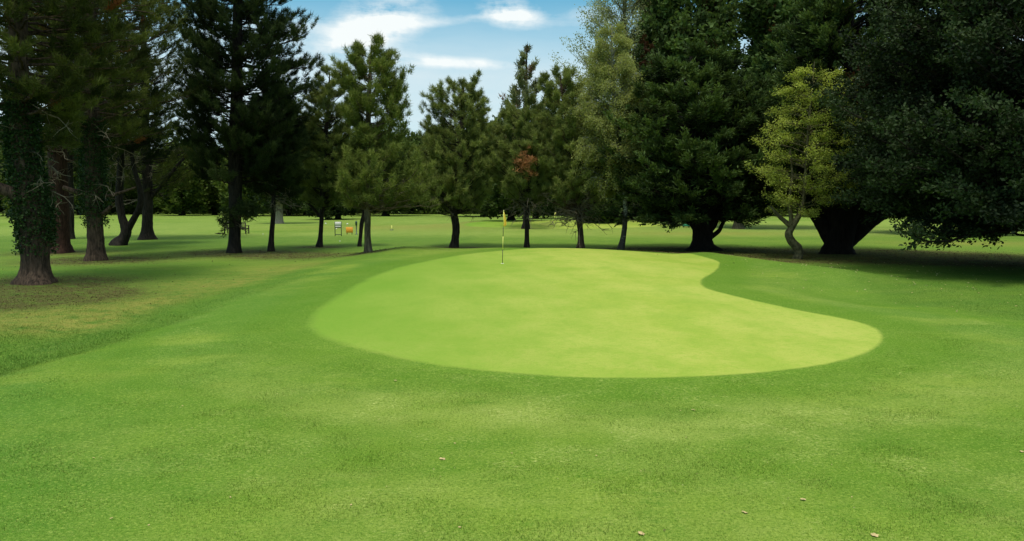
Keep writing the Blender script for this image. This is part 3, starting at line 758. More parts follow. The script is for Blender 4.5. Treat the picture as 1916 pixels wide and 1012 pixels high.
# ------------------------------------------------------------------ trees, right group
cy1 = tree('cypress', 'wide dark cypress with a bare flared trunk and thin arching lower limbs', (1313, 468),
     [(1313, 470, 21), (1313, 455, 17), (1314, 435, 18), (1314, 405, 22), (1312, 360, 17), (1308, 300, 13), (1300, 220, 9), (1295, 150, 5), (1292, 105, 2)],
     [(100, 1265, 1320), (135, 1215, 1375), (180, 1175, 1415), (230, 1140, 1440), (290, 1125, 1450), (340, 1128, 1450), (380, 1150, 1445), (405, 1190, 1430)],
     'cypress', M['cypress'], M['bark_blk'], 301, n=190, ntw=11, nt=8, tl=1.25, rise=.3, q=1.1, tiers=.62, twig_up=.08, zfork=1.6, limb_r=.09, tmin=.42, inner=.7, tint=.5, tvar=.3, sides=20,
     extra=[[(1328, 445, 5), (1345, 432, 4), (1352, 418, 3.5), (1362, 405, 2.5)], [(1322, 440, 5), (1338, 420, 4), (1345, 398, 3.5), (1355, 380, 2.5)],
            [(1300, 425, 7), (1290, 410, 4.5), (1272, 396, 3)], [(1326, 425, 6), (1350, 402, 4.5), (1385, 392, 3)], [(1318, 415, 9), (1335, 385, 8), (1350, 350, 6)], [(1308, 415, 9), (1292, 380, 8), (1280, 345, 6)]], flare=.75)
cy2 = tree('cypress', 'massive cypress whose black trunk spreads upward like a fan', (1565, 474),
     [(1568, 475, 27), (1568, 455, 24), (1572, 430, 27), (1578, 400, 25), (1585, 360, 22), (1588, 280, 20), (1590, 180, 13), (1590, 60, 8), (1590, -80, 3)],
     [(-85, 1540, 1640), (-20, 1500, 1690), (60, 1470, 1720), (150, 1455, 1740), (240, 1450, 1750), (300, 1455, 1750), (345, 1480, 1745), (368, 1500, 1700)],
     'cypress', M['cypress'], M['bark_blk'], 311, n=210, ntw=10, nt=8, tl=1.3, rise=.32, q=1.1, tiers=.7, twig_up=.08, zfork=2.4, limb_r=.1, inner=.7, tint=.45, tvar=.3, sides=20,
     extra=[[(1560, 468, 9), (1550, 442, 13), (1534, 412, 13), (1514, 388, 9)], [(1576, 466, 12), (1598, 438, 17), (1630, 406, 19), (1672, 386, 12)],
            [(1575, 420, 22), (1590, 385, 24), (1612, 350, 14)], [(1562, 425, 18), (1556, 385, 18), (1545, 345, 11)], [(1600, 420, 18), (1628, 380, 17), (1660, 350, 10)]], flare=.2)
pn = [o for o in COL.objects if o.name.startswith('tall_dark_pine')][0]
patch(pn, 458, 392, -.4, (.42, .3, .26), 85, 44, M['pine_dk'], .6, 'tuft'); patch(pn, 423, 412, -.4, (.2, .2, .28), 22, 45, M['pine_dk'], .6, 'tuft')
for o in pn.children:
    if o.name.startswith('dead_foliage'): o.name = 'low_foliage'; o['label'] = 'drooping foliage low on the trunk'
patch(cy2, 1592, 170, -3.5, (.25, .35, .6), 36, 41, M['cypress'], 2.0, 'cypress')
tree('young_maple', 'small yellow green maple with a twisted mossy trunk in front of the dark cypresses', (1493, 484),
     [(1493, 486, 7.5), (1495, 476, 7.5), (1493, 464, 8), (1482, 452, 7.5), (1476, 438, 7), (1482, 425, 6), (1490, 412, 5.5), (1498, 396, 4.5), (1504, 370, 3.5), (1508, 320, 3), (1512, 250, 2.4), (1518, 180, 1.6), (1524, 115, .7)],
     [(110, 1518, 1530), (140, 1488, 1560), (175, 1455, 1582), (220, 1440, 1600), (255, 1428, 1606), (290, 1415, 1608), (330, 1418, 1600), (365, 1425, 1580), (395, 1425, 1520)],
     'maple', M['maple'], M['bark_mos'], 321, n=84, ntw=8, nt=5, tl=.75, rise=.22, q=.7, tiers=.68, zfork=1.55, limb_r=.03, twig_up=.02, tmin=.4, tint=.5, tvar=.3,
     extra=[[(1482, 425, 5.5), (1470, 415, 4.5), (1455, 402, 3.5), (1442, 385, 2)], [(1480, 428, 4.5), (1480, 405, 4), (1476, 380, 3), (1482, 330, 2.2), (1478, 280, 1.5)]], flare=.15)
oak = tree('dark_oak', 'huge near black broadleaf tree filling the right edge with boughs hanging to the grass', (20.6, 27.0, 0.0),
     [(2013, 497, 24), (2010, 420, 20), (2005, 340, 18), (2000, 200, 14), (1990, 40, 10), (1985, -150, 4)],
     [(-230, 1880, 2150), (-100, 1720, 2300), (20, 1655, 2380), (110, 1622, 2400), (200, 1618, 2400), (280, 1598, 2400), (350, 1600, 2400), (400, 1625, 2350), (432, 1665, 2300)],
     'oak', M['oak'], M['bark_dk'], 331, n=440, ntw=12, nt=6, tl=1.2, rise=.45, q=1.0, zfork=1.8, limb_r=.1, tmin=.5, inner=.72, twig_up=.1, tint=.45, tvar=.3, Kmul=1.35)
# tall conifers standing behind
def back_tree(name, label, base, rows, prof, style, leaf, bk, seed, **kw):
    return tree(name, label, base, rows, prof, style, leaf, bk, seed, **kw)
b1 = back_tree('tall_cypress', 'tall dark cypress with reddish patches rising behind the wide cypress', (1255, 419),
     [(1255, 419, 7), (1256, 350, 6.5), (1262, 250, 5), (1275, 120, 4), (1285, 0, 3), (1290, -120, 1.5)],
     [(-130, 1265, 1310), (-60, 1225, 1360), (20, 1200, 1400), (90, 1185, 1415), (160, 1195, 1420), (260, 1200, 1400), (350, 1215, 1380)],
     'far', M['cypress'], M['bark_lt'], 341, n=230, ntw=9, nt=4, tl=1.6, rise=.5, q=1.3, zfork=3, limb_r=.1, brown=.03, tint=.7, tvar=.3, Kmul=1.3)
b2 = back_tree('tall_cypress', 'tall cypress behind the maple with a pale foot on its trunk', (1381, 428),
     [(1381, 428, 8), (1383, 360, 7), (1400, 260, 6), (1440, 120, 5), (1470, 0, 3.5), (1480, -110, 1.5)],
     [(-120, 1440, 1520), (-50, 1400, 1570), (20, 1400, 1600), (70, 1440, 1610), (110, 1475, 1610), (170, 1440, 1600), (260, 1380, 1560), (340, 1370, 1480)],
     'far', M['cypress'], M['bark_lt'], 351, n=220, ntw=9, nt=4, tl=1.3, rise=.5, q=1.3, zfork=3, limb_r=.1, brown=.03, tint=.6, tvar=.3, Kmul=1.3)  # one grey-brown bark over the whole trunk
patch(b1, 1212, 98, -4, (.6, .7, .9), 26, 42, M['cypress'], 2.0, 'far', .3); patch(b2, 1598, 78, -3, (.5, .6, .8), 24, 43, M['cypress'], 2.0, 'far', .3)
back_tree('dark_tree', 'dark tree whose short trunk shows below the hanging boughs of the big dark oak', (1771, 438),
     [(1771, 438, 9), (1774, 415, 8), (1778, 380, 8), (1780, 300, 6), (1785, 180, 4), (1790, 60, 2)],
     [(40, 1740, 1830), (120, 1690, 1880), (220, 1660, 1910), (320, 1660, 1910), (390, 1690, 1880)],
     'far', M['cypress'], M['bark_dk'], 361, n=150, ntw=8, nt=4, tl=1.5, rise=.4, zfork=2.0, tint=.3, Kmul=1.2)
back_tree('dark_tree', 'dark tree at the far right edge behind the big oak', (1990, 432),
     [(1990, 432, 8), (1990, 360, 7), (1992, 240, 5), (1995, 100, 2)],
     [(60, 1960, 2040), (150, 1900, 2100), (260, 1880, 2120), (370, 1900, 2090)],
     'far', M['cypress'], M['bark_dk'], 366, n=110, ntw=8, nt=4, tl=1.5, rise=.4, zfork=2.5, tint=.3)

# ------------------------------------------------------------------ far trees (one of each kind, then copies)
def proto(kind, seed, leaf, bk, h, rad, zlow, n, rise, q, shape):
    e = empty(kind, (0, 0, 0)); rg = np.random.RandomState(seed)
    tr = [(0, 0, 0, .45), (.05, 0, h * .2, .36), (-.1, .1, h * .5, .26), (0, 0, h * .8, .15), (0, 0, h * .97, .04)]
    tv, tf = trunk_mesh(rg, [tr], 9, .5); mesh_np('trunk', tv, tf, bk, e, smooth=True)
    pf = [(zlow + (h - zlow) * u, rad * s * rg.uniform(.8, 1.1), rad * s * rg.uniform(.8, 1.1)) for u, s in shape]
    wv, wf, fo = crown(seed, make_axis(tr), pf, zlow * .8, h * .97, n, 'far', rise=rise, q=q, ntw=7, nt=4, tl=1.5, limb_r=.09, tvar=.3)
    mesh_np('branches', wv, wf, bk, e, smooth=True); mesh_np('crown', fo[0], fo[1], leaf, e, {'tint': fo[2]})
    return e
RND = [(0, .7), (.2, .95), (.45, 1), (.7, .85), (.9, .5), (1, .15)]
CON = [(0, .8), (.15, 1), (.4, .8), (.7, .45), (1, .08)]
PR = {
 'dark':  proto('dark_broadleaf_tree', 401, M['far_a'], M['bark_dk'], 13, 6.0, 1.1, 140, .4, 1.2, RND),
 'light': proto('light_broadleaf_tree', 402, M['far_b'], M['bark_dk'], 12, 5.2, 1.2, 130, .4, 1.2, RND),
 'con':   proto('dark_conifer', 403, M['pine_dk'], M['bark_dk'], 15, 4.0, 1.0, 140, .1, 1.4, CON),
 'bush':  proto('round_bush', 404, M['cypress'], M['bark_blk'], 3.2, 2.0, .15, 60, .3, 1.2, RND),
}
first = dict.fromkeys(PR, True)
def copy_tree(src):
    r = src.copy(); COL.objects.link(r)
    for ch in list(src.children):
        c = ch.copy(); COL.objects.link(c); c.parent = r
    return r
FARG = 'trees beyond the open grass'
def far_tree(kind, px, py, hpx, label, cat='tree', sx=1.0, group=FARG, pale=False):
    b = G(px, py); o = PR[kind] if first[kind] else copy_tree(PR[kind]); first[kind] = False
    h0 = {'dark': 13, 'light': 12, 'con': 15, 'bush': 3.2}[kind]
    s = hpx * b[1] / FPX / h0
    o.location = b; o.scale = (s * sx, s * sx, s); o.rotation_euler[2] = (px * 1.7) % 6.28
    tag(o, label, cat, group)
    if pale:
        for c in o.children:
            if c.name.startswith('trunk'): 
                m = c.data.copy(); m.materials[0] = M['bark_lt']; c.data = m
    return o
FT = [
 ('dark', 20, 404, 150, 'dark tree far behind the left edge ivy trunk'),
 ('light', 70, 408, 130, 'lighter far tree seen left of the reddish brown trunk'),
 ('dark', 150, 402, 140, 'dark far tree seen between the reddish trunk and the ivy ringed trunk'),
 ('con', 200, 400, 150, 'narrow dark conifer far behind the V forked tree'),
 ('dark', 255, 401, 120, 'low dark far tree behind the leaning stem of the V forked tree'),
 ('light', 340, 403, 135, 'light green far tree right of the flared straight trunk'),
 ('dark', 402, 402, 120, 'dark far tree with a wide flared trunk left of the tallest pine'),
 ('light', 475, 404, 150, 'bright green far tree glowing just right of the tallest pine trunk'),
 ('dark', 540, 404, 120, 'dark far tree right of the slender straight trunk'),
 ('light', 575, 402, 165, 'light far tree behind the small pointed pine'),
 ('con', 614, 411, 150, 'dark conifer trunk left of the pair above the white notice board'),
 ('con', 632, 410, 160, 'dark conifer trunk right of the pair above the white notice board'),
 ('dark', 660, 402, 110, 'low dark far tree behind the thin crooked trunk'),
 ('light', 722, 404, 150, 'light far tree right behind the airy pine'),
 ('dark', 772, 400, 140, 'dark far tree above the pale rail fence'),
 ('dark', 818, 397, 150, 'dark far tree left of the kinked pine trunk'),
 ('light', 905, 405, 165, 'light tree with twin stems between kinked pine and flag'),
 ('dark', 956, 412, 180, 'broad dark tree directly behind the yellow flag'),
 ('con', 1003, 409, 170, 'dark conifer beside the black litter bin'),
 ('light', 1045, 402, 170, 'light far tree above the distant flagstick'),
 ('dark', 1110, 404, 190, 'dark far tree behind the tangle of dead branches'),
 ('light', 1165, 402, 160, 'light far tree behind the leaning birch trunk'),
 ('con', 1215, 404, 190, 'dark conifer filling the gap left of the wide cypress trunk'),
 ('light', 1290, 400, 130, 'light far tree above the small green cover'),
 ('dark', 1345, 402, 150, 'dark far tree right behind the wide cypress trunk'),
 ('dark', 1440, 403, 170, 'dark far tree left of the twisted maple trunk'),
 ('dark', 1520, 405, 170, 'dark far tree between the maple and the fan shaped trunk'),
 ('dark', 1640, 404, 170, 'dark far tree right of the fan shaped cypress trunk'),
 ('light', 1720, 402, 140, 'lighter far tree left of the short trunk under the big oak'),
 ('dark', 1840, 408, 170, 'dark far tree right of the short trunk under the big oak'),
 ('dark', 1910, 405, 170, 'dark far tree at the right picture edge'),
]
for k, px, py, hp, lb in FT: far_tree(k, px, py, hp, lb)
tree('conifer', 'conifer with a thick pale trunk left of the small pointed pine', (520, 418),
     [(520, 418, 9), (521, 400, 8), (521, 375, 7.5), (522, 300, 6), (523, 220, 3), (523, 170, 1)],
     [(170, 515, 530), (220, 495, 552), (290, 478, 565), (350, 480, 562), (378, 495, 548)],
     'far', M['pine_dk'], M['pale_bark'], 371, n=90, ntw=7, nt=4, tl=1.2, rise=.2, zfork=2.5, group=FARG)  # trunk uses the pale bark colour
BG = 'dark evergreen bushes'
far_tree('bush', 1120, 416, 42, 'round black bush behind the dead branched pine', 'bush', 1.1, BG)
far_tree('bush', 1228, 413, 34, 'wide black bush just left of the wide cypress trunk', 'bush', 1.7, BG)
far_tree('bush', 983, 399, 22, 'low dark bush between two far trunks behind the thin pine', 'bush', 1.9, BG)

# the wood closing the view
rg = np.random.RandomState(77)
n = 2300
wx = rg.uniform(-230, 280, n); wy = 176 + rg.uniform(-12, 26, n) + .0004 * wx ** 2
parts = []
hgt = 11 + 10 * vn(wx * .06 + 3, wy * .02)
cz = rg.uniform(.0, 1, n) ** 1.25 * hgt; cr = rg.uniform(1.4, 3.2, n)
P = np.repeat(np.stack([wx, wy, cz], 1), 44, 0); dirs = unit(rg.normal(0, 1, P.shape)); P = P + dirs * np.repeat(cr, 44)[:, None] * rg.uniform(.6, 1, (len(P), 1))
v, f, t = blades(rg, P, unit(dirs + [0, 0, .3]), 1.1, .35, 2, .7, np.repeat(rg.uniform(0, 1, n), 44), True, .3)
tag(mesh_np('woodland', v, f, M['far_a'], None, {'tint': t}), kind='stuff')

# ------------------------------------------------------------------ furniture of the course
M['white'] = simple('white_paint', (.75, .72, .68), .5, noise=.06)
M['pgreen'] = simple('dark_green_paint', (.015, .05, .03), .45)
M['pgreen2'] = simple('green_cover', (.03, .28, .13), .5)
M['orange'] = simple('orange_panel', (.75, .32, .03), .6, noise=.2)
M['wood'] = simple('dark_bench_wood', (.035, .024, .014), .7, noise=.3)
M['yellow'] = simple('yellow_cloth', (.8, .56, .06), .7, noise=.08)
M['pale'] = simple('pale_yellow_paint', (.75, .72, .18), .5, noise=.05)
M['black'] = simple('black_paint', (.015, .02, .015), .45)
M['rail'] = simple('weathered_rail', (.42, .38, .26), .8, noise=.2)
M['leafpale'] = simple('dry_leaf', (.5, .38, .17), .8, noise=.25)
M['leafbrown'] = simple('brown_leaf', (.12, .07, .03), .8, noise=.25)

def flagstick(base, h, label, cloth=True):
    e = empty('flagstick', base, label=label, cat='flagstick')
    r = .0105
    for nm, z0, z1, mt in (('pole', -.05, .50, 'black'), ('pale_band', .50, .96, 'pale'), ('dark_band', .96, 1.30, 'black'), ('upper_pole', 1.30, h, 'pale')):
        MB().tube([(0, 0, z0), (0, 0, z1)], [r * (1.2 if nm == 'pale_band' else 1)] * 2, 8).build(nm, M[mt], e, smooth=False)
    MB().lathe((0, 0, h), [(.0, -.02), (.016, -.012), (.018, .0), (.012, .014), (0, .018)], 8).build('finial', M['pale'], e)
    MB().lathe((0, 0, .012), [(.054, -.1), (.054, 0), (.05, 0), (.05, -.1)], 14).build('cup', M['white'], e)
    if cloth:
        nu, nv = 13, 16; V = []
        for j in range(nv):
            v = j / (nv - 1)
            for i2 in range(nu):
                u = i2 / (nu - 1)
                wdt = .03 + .085 * v ** .8 * (1 - .35 * max(0, v - .75) * 4 * u)
                x = .01 + u * wdt; y = .035 * math.sin(u * 9 + v * 2) * (.3 + v); z = h - .03 - v * .54 - u * .10 * (1 - v) + .05 * u * v
                V.append((x, y, z))
        F = [(j * nu + i2, j * nu + i2 + 1, (j + 1) * nu + i2 + 1, (j + 1) * nu + i2) for j in range(nv - 1) for i2 in range(nu - 1)]
        o = mesh_np('flag', np.array(V), np.array(F), M['yellow'], e, smooth=True)
        md = o.modifiers.new('s', 'SOLIDIFY'); md.thickness = .004
    return e
b = G(940, 493); fs = flagstick(b, 98 * b[1] / FPX + .02, 'flagstick on the near green with a drooping yellow flag and banded pole')
fs.rotation_euler = (0, R(1.5), 0)
b = G(1038, 415)
e = empty('flagstick', b, label='tiny pale flagstick on the distant green beyond the dead branched pine', cat='flagstick')
MB().tube([(0, 0, -.05), (0, 0, 1.0)], [.03, .03], 6).build('pole', M['pale'], e)
MB().box((.06, 0, .92), (.12, .02, .16)).build('flag', M['pale'], e)

def bench(base, rz):
    e = empty('park_bench', base, label='dark slatted wooden bench behind the trunk of the tallest pine', cat='bench'); e.rotation_euler[2] = rz
    W = 1.85
    for sx in (-1, 1):
        MB().box((sx * W / 2, -.26, .32), (.075, .075, .64), .006).build('leg', M['wood'], e)
        MB().box((sx * W / 2, .26, .46), (.075, .075, .92), .006).build('leg', M['wood'], e)
        MB().box((sx * W / 2, -.02, .665), (.08, .64, .05), .006).build('armrest', M['wood'], e)
    s = MB()
    for k in range(5): s.box((0, -.24 + k * .115, .44), (W - .08, .09, .03), .004)
    s.box((0, -.27, .39), (W - .08, .035, .07)); s.build('seat', M['wood'], e)
    s = MB(); s.box((0, .262, .90), (W - .08, .045, .08), .004); s.box((0, .262, .52), (W - .08, .045, .06), .004)
    for k in range(17): s.box((-W / 2 + .12 + k * (W - .24) / 16, .262, .705), (.045, .02, .31))
    s.build('backrest', M['wood'], e)
bench(G(443, 437), R(172))

b = G(633, 441.5); s = b[1] / FPX
e = empty('notice_board', b, label='white notice board on two dark green posts beyond the pines', cat='notice board'); e.rotation_euler[2] = R(8)
w = 11.5 * s; h = 27 * s
for sx in (-1, 1): MB().box((sx * w / 2, 0, h / 2 - .05), (.055, .055, h + .1), .006).build('post', M['pgreen'], e)
MB().box((0, -.03, h - 3.8 * s), (w - .02, .03, 6.6 * s), .004).build('panel', M['white'], e)
MB().box((0, -.03, h - 9.2 * s), (w - .06, .03, 2.2 * s), .004).build('lower_panel', M['white'], e)
MB().box((0, 0, h - 11.2 * s), (w - .055, .05, .06), .004).build('crossbar', M['pgreen'], e)
MB().box((0, 0, h - 7.6 * s), (w - .055, .05, .04), .004).build('crossbar', M['pgreen'], e)
MB().box((0, 0, .12), (w - .055, .05, .05), .004).build('crossbar', M['pgreen'], e)

b = G(654, 438.5); s = b[1] / FPX
e = empty('orange_sign', b, label='small orange sign panel on two short legs beside the notice board', cat='sign')
MB().box((0, 0, 8.5 * s), (13 * s, .03, 10.5 * s), .008).build('panel', M['orange'], e)
for sx in (-1, 1): MB().box((sx * 4.6 * s, .02, 2 * s), (.05, .05, 4.2 * s + .04)).build('leg', M['wood'], e)

b = G(667, 438.5); s = b[1] / FPX
e = empty('ball_washer', b, label='dark green ball washer on a post beside the orange sign', cat='ball washer')
MB().lathe((0, 0, 0), [(.14, -.02), (.14, .03), (.045, .05), (.04, .7), (.04, .74)], 12).build('post', M['pgreen'], e)
MB().lathe((0, 0, .70), [(.03, 0), (.085, .03), (.09, .3), (.07, .36), (.0, .37)], 12).build('body', M['pgreen'], e, smooth=True)
MB().tube([(0, 0, 1.05), (0, 0, 1.2)], [.012, .012], 6).build('handle', M['black'], e)

b = G(733, 430.5); e = empty('marker_post', b, label='short thin pale yellow post on the grass beyond the airy pine', cat='marker post')
s = b[1] / FPX
MB().box((0, 0, 4 * s), (.09, .06, 9 * s), .01, taper=.9).build('post', M['pale'], e)
MB().lathe((.0, 0, 0), [(.2, -.03), (.2, .03), (.1, .06), (0, .06)], 10).build('base', M['pgreen'], e)

TG = 'white tee markers'
for px, py, dpx, lb in ((427, 419, 4.2, 'white tee marker above the left end of the bench'), (650, 420.5, 3, 'white tee marker above the orange sign'),
                        (609.5, 419.5, 2.6, 'white tee marker left of the notice board and right of a slim trunk'), (629.5, 429, 2.4, 'white tee marker seen between the notice board legs')):
    b = G(px, py); r = dpx / 2 * b[1] / FPX
    e = empty('tee_marker', b, label=lb, cat='tee marker', group=TG)
    MB().lathe((0, 0, r * 1.05), [(0, -r), (r * .6, -r * .8), (r * .95, -r * .3), (r, 0), (r * .87, r * .5), (r * .5, r * .87), (0, r)], 14).build('ball', M['white'], e, smooth=True)
    MB().tube([(0, 0, -.08), (0, 0, r * .3)], [.02, .02], 6).build('spike', M['black'], e)
for px, py, lb in ((636, 452, 'white golf ball on the shaded grass below the notice board'), (492, 438.5, 'white golf ball on the grass left of the slender trunk')):
    b = G(px, py)
    o = MB().lathe((0, 0, .03), [(0, -.035), (.022, -.028), (.034, -.008), (.035, .004), (.026, .024), (.012, .033), (0, .035)], 12).build('golf_ball', M['white'], smooth=True, loc=b)
    tag(o, lb, 'golf ball', 'golf balls lying on the grass')

b = G(1017, 407.5); e = empty('litter_bin', b, label='black round topped litter bin beyond the distant green', cat='litter bin')
s = b[1] / FPX
MB().lathe((0, 0, 0), [(0, 0), (2.2 * s, 0), (2.6 * s, 5 * s), (2.5 * s, 5.2 * s), (2.5 * s, 5.2 * s)], 12).build('body', M['black'], e, smooth=True)
MB().lathe((0, 0, 5.2 * s), [(2.7 * s, 0), (2.5 * s, 1.4 * s), (1.5 * s, 2.6 * s), (0, 3 * s)], 12).build('lid', M['black'], e, smooth=True)

b = G(1284, 425.5); e = empty('green_cover', b, label='small bright green sloping cover on short legs left of the wide cypress trunk', cat='cover')
s = b[1] / FPX
MB().box((0, 0, 5.6 * s), (12 * s, 8 * s, 5.5 * s), 0, taper=.5).build('cover', M['pgreen2'], e)
MB().box((0, 0, 2.6 * s), (13 * s, 9 * s, .6 * s)).build('rim', M['pgreen'], e)
for sx in (-1, 1):
    for sy in (-1, 1): MB().box((sx * 5 * s, sy * 3 * s, 1.1 * s), (.05, .05, 2.3 * s)).build('leg', M['pgreen'], e)

b = G(411, 438.5)
rg = np.random.RandomState(9); s = MB()
for k in range(9):
    p = np.array([0, 0, .05]); q = p + [rg.uniform(-.42, .42), rg.uniform(-.1, .1), rg.uniform(.0, .1)]
    s.tube([p, (p + q) / 2 + rg.normal(0, .02, 3), q], [.035, .03, .015], 6)
tag(s.build('fallen_branch', M['bark_dk'], loc=b), 'small dark bundle of fallen twigs left of the bench', 'twigs')

def rail_fence(p0, p1, h, label, nrail, mat, gap=2.4):
    p0 = np.array(p0); p1 = np.array(p1); L = np.hypot(*(p1 - p0)[:2]); a = math.atan2(p1[1] - p0[1], p1[0] - p0[0])
    e = empty('rail_fence', p0, label=label, cat='fence'); e.rotation_euler[2] = a
    n = max(2, int(L / gap) + 1)
    for k in range(n): MB().box((k * L / (n - 1), .06, h / 2 - .05), (.14, .09, h + .1), .01).build('post', mat, e)
    for k in range(nrail): MB().box((L / 2, -.02, h * (.95 - .4 * k)), (L, .05, .13), .006).build('rail', mat, e)
rail_fence(G(690, 397.5), G(760, 397), 1.15, 'low pale rail fence far behind the airy pine', 2, M['rail'])
rail_fence(G(1155, 401), G(1178, 401), 1.5, 'short pale fence glimpsed between the birch and the black bush', 2, M['rail'], 1.2)

# fallen leaves on the mown grass
rg = np.random.RandomState(12)
def leaf_mesh(sc, seed):
    r2 = np.random.RandomState(seed); V = [(0, 0, .006)]; n = 15
    for k in range(n):
        a = 2 * math.pi * k / n; lobe = .62 + .38 * abs(math.cos(2.5 * a)) if seed % 2 else .35 + .65 * abs(math.cos(a))
        rr = sc * (.85 + .35 * r2.rand()) * lobe
        V.append((rr * math.cos(a), rr * math.sin(a),   .28 * sc * r2.rand() * (.3 + abs(math.sin(a * 1.5))) * .6))
    F = [(0, 1 + k, 1 + (k + 1) % n) for k in range(n)]
    return V, F
shapes = []
for k in range(4):
    V, F = leaf_mesh(.021, k); s = MB().add(V, F)
    me = bpy.data.meshes.new('fallen_leaf'); me.from_pydata([tuple(v) for v in V], [], F); me.materials.append(M['leafpale'] if k < 3 else M['leafbrown']); shapes.append(me)
big = [(828, 860, 1.5, 'pale curled leaf lying alone on the near turf below the green, left of centre'), (1200, 1000, 1.5, 'largest pale leaf at the bottom edge of the picture'),
       (1393, 960, 1.2, 'orange tan leaf low on the right near turf'), (1503, 936, 1.2, 'tan leaf right of the orange tan one'), (1636, 1003, 1.5, 'pale leaf at the bottom right corner of the turf'),
       (1912, 846, 1.3, 'pale leaf at the right edge of the near turf'), (1297, 768, 1.2, 'small pale leaf just below the green collar'), (740, 713, 1.4, 'small pale leaf close to the lower left rim of the green')]
spots = [(px, py, s, lb, 'fallen leaves on the near turf') for px, py, s, lb in big]
for k in range(44):
    py = 640 + 360 * rg.rand() ** .8; px = rg.uniform(150, 1900)
    spots.append((px, py, rg.uniform(.25, .6), 'small dry leaf scrap lying on the mown grass', 'leaf scraps scattered on the grass'))
for k in range(26):
    spots.append((rg.uniform(1600, 1910), rg.uniform(505, 575), rg.uniform(.9, 1.4), 'pale dry leaf on the grass shaded by the big dark oak', 'pale leaves under the big oak'))
for k, (px, py, s, lb, gp) in enumerate(spots):
    b = G(px, py)
    o = bpy.data.objects.new('fallen_leaf', shapes[k % 3 if k < 8 else k % 4]); link(o)
    o.location = b + np.array([0, 0, .009]); o.rotation_euler = (rg.uniform(-.3, .3), rg.uniform(-.3, .3), rg.uniform(0, 6)); o.scale = (s, s, s)
    tag(o, lb, 'leaf', gp)

def litter(name, n, x0, x1, y0, y1, keep, mat, L, seed):
    rg = np.random.RandomState(seed); x = rg.uniform(x0, x1, n); y = rg.uniform(y0, y1, n)
    k = rg.rand(n) < keep(x, y); x, y = x[k], y[k]; n = len(x)
    P = np.stack([x, y, H(x, y) + .012], 1); D = unit(np.stack([rg.normal(0, 1, n), rg.normal(0, 1, n), rg.normal(.1, .2, n)], 1))
    v, f, t_ = blades(rg, P, D, L, L * .22, 1, .3, rg.rand(n), True, .0, .1, .8)
    tag(mesh_np(name, v, f, mat, None, {'tint': t_}), kind='stuff')
M['litter'] = foliage('needle_litter', (.03, .02, .01), (.15, .105, .05), trans=.1)
M['scraps'] = foliage('pale_leaf_scraps', (.25, .22, .10), (.55, .5, .25), trans=.2)
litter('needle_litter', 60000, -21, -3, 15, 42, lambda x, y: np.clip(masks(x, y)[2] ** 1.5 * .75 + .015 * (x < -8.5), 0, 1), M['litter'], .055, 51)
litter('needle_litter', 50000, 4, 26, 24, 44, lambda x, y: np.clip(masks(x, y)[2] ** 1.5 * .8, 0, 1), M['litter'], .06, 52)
litter('leaf_scraps', 1500, 8, 22, 15, 31, lambda x, y: np.clip(sm(18, 27, y) * .5 + .02, 0, 1), M['scraps'], .07, 53)
litter('leaf_scraps', 900, -11, 11, 4.5, 16, lambda x, y: np.where(poly_dist(x, y, GOc) > .3, .35, .03), M['scraps'], .018, 54)

# ------------------------------------------------------------------ sky and sun
SUN_EL, SUN_AZ = 71.0, 195.0   # azimuth clockwise from +Y
w = bpy.data.worlds.new('World'); S.world = w; w.use_nodes = True
t = NT(w.node_tree)
sky = t.n('ShaderNodeTexSky', sky_type='NISHITA'); sky.sun_disc = False
sky.sun_elevation = R(SUN_EL); sky.sun_rotation = R(SUN_AZ); sky.air_density = 1.1; sky.dust_density = .6; sky.ozone_density = 1.6
D = t.n('ShaderNodeTexCoord').outputs['Generated']
sep = t.n('ShaderNodeSeparateXYZ', {0: D})
az = t.m('ARCTAN2', sep.outputs[0], sep.outputs[1])
el = t.m('ARCTAN2', sep.outputs[2], t.m('SQRT', t.m('ADD', t.m('POWER', sep.outputs[0], 2.0), t.m('POWER', sep.outputs[1], 2.0))))
uv = t.n('ShaderNodeCombineXYZ', {0: az, 1: el, 2: 0.0}).outputs[0]
wsp = t.n('ShaderNodeMapping', {'Vector': uv, 'Scale': (9, 34, 1), 'Rotation': (0, 0, R(16))}).outputs[0]
nz = t.noise(wsp, 1.0, 7, .6)
nz2 = t.noise(uv, 30, 6, .6)
def deg(px, py): 
    r = ray(px, py); return math.atan2(r[0], r[1]), math.atan2(r[2], math.hypot(r[0], r[1]))
tot = 0.0
for px, py, rx, ry, rot, amp in ((708, 45, 82, 40, 16, 1.5), (650, 80, 75, 16, 22, 1.1), (955, 25, 52, 20, -8, 1.7), (850, 38, 100, 9, 8, .35), (790, 112, 80, 11, -3, 1.0), (890, 120, 75, 9, 0, 1.0), (480, 60, 120, 30, 5, .6), (1180, 30, 140, 25, 0, .5)):
    a0, e0 = deg(px, py)
    dx = t.m('SUBTRACT', az, a0); dy = t.m('SUBTRACT', el, e0); c, s = math.cos(R(rot)), math.sin(R(rot))
    xx = t.m('DIVIDE', t.m('ADD', t.m('MULTIPLY', dx, c), t.m('MULTIPLY', dy, s)), rx / FPX)
    yy = t.m('DIVIDE', t.m('SUBTRACT', t.m('MULTIPLY', dy, c), t.m('MULTIPLY', dx, s)), ry / FPX)
    rr = t.m('ADD', t.m('MULTIPLY', xx, xx), t.m('MULTIPLY', yy, yy))
    g = t.m('MULTIPLY', t.m('POWER', 2.718, t.m('MULTIPLY', rr, -1.0)), amp)
    tot = t.m('ADD', tot, g) if tot != 0.0 else g
tot = t.m('MULTIPLY', tot, t.mr(t.m('ADD', t.m('MULTIPLY', nz, .7), t.m('MULTIPLY', nz2, .3)), .32, .60))
tot = t.m('SUBTRACT', t.m('MULTIPLY', tot, 1.45), .2, clamp=True)
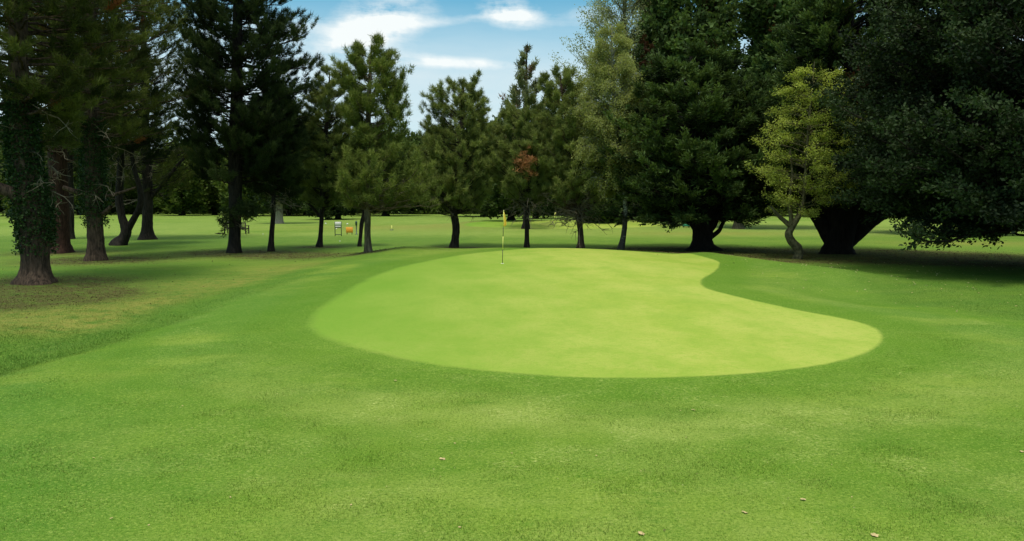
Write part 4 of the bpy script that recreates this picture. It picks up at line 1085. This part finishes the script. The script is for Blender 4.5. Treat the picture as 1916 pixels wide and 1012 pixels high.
# unseen high cloud overhead, added and brightened for soft fill light
fill_cloud = t.m('MULTIPLY', t.mr(t.noise(t.n('ShaderNodeMapping', {'Vector': uv, 'Scale': (1.6, 4, 1)}).outputs[0], 1.0, 6, .6), .3, .6), t.mr(el, .35, .8, 0, 1.0))
fill_cloud = t.m('MULTIPLY', fill_cloud, 1.0, clamp=True)
cl = t.m('MAXIMUM', tot, fill_cloud)
haze = t.mr(el, .295, .165, 0, 1)
haze = t.m('POWER', haze, 1.1)
haze = t.m('MULTIPLY', haze, t.mr(nz, .3, .7, .85, 1.0))
K = 1 / .1
skyc = t.mix(1.0, sky.outputs[0], (.05, .80, .90), 'MULTIPLY')
col = t.mix(t.m('MULTIPLY', haze, .92), skyc, tuple(K * q for q in (.53, .61, .64)))
ccol = t.mix(t.mr(el, .35, .8), tuple(K * q for q in (.66, .70, .70)), tuple(K * q for q in (1.15, 1.12, 1.0)))  # cloud colour rises overhead, out of view, as added fill
col = t.mix(cl, col, ccol)
bg = t.n('ShaderNodeBackground', {'Color': col, 'Strength': .1})
t.n('ShaderNodeOutputWorld', {0: bg.outputs[0]})

L = bpy.data.lights.new('sun', 'SUN'); L.energy = 2.0; L.angle = R(14); L.color = (1, .95, .86)
lo = bpy.data.objects.new('sun', L); link(lo)
sd = Vector((math.sin(R(SUN_AZ)) * math.cos(R(SUN_EL)), math.cos(R(SUN_AZ)) * math.cos(R(SUN_EL)), math.sin(R(SUN_EL))))
lo.rotation_euler = sd.to_track_quat('Z', 'Y').to_euler(); lo.location = (0, -10, 40)

cam = bpy.data.cameras.new('camera'); co = bpy.data.objects.new('camera', cam); link(co)
cam.sensor_width = 36; cam.lens = 36 * FPX / 1916; cam.clip_end = 3000; cam.clip_start = .05
co.location = (0, 0, EYE); co.rotation_euler = (math.pi / 2 - TH, 0, 0)
S.camera = co
S.view_settings.view_transform = 'Standard'; S.view_settings.look = 'None'; S.view_settings.gamma = 1; S.view_settings.exposure = 0.5
S.cycles.max_bounces = 6; S.cycles.diffuse_bounces = 3; S.cycles.transmission_bounces = 3
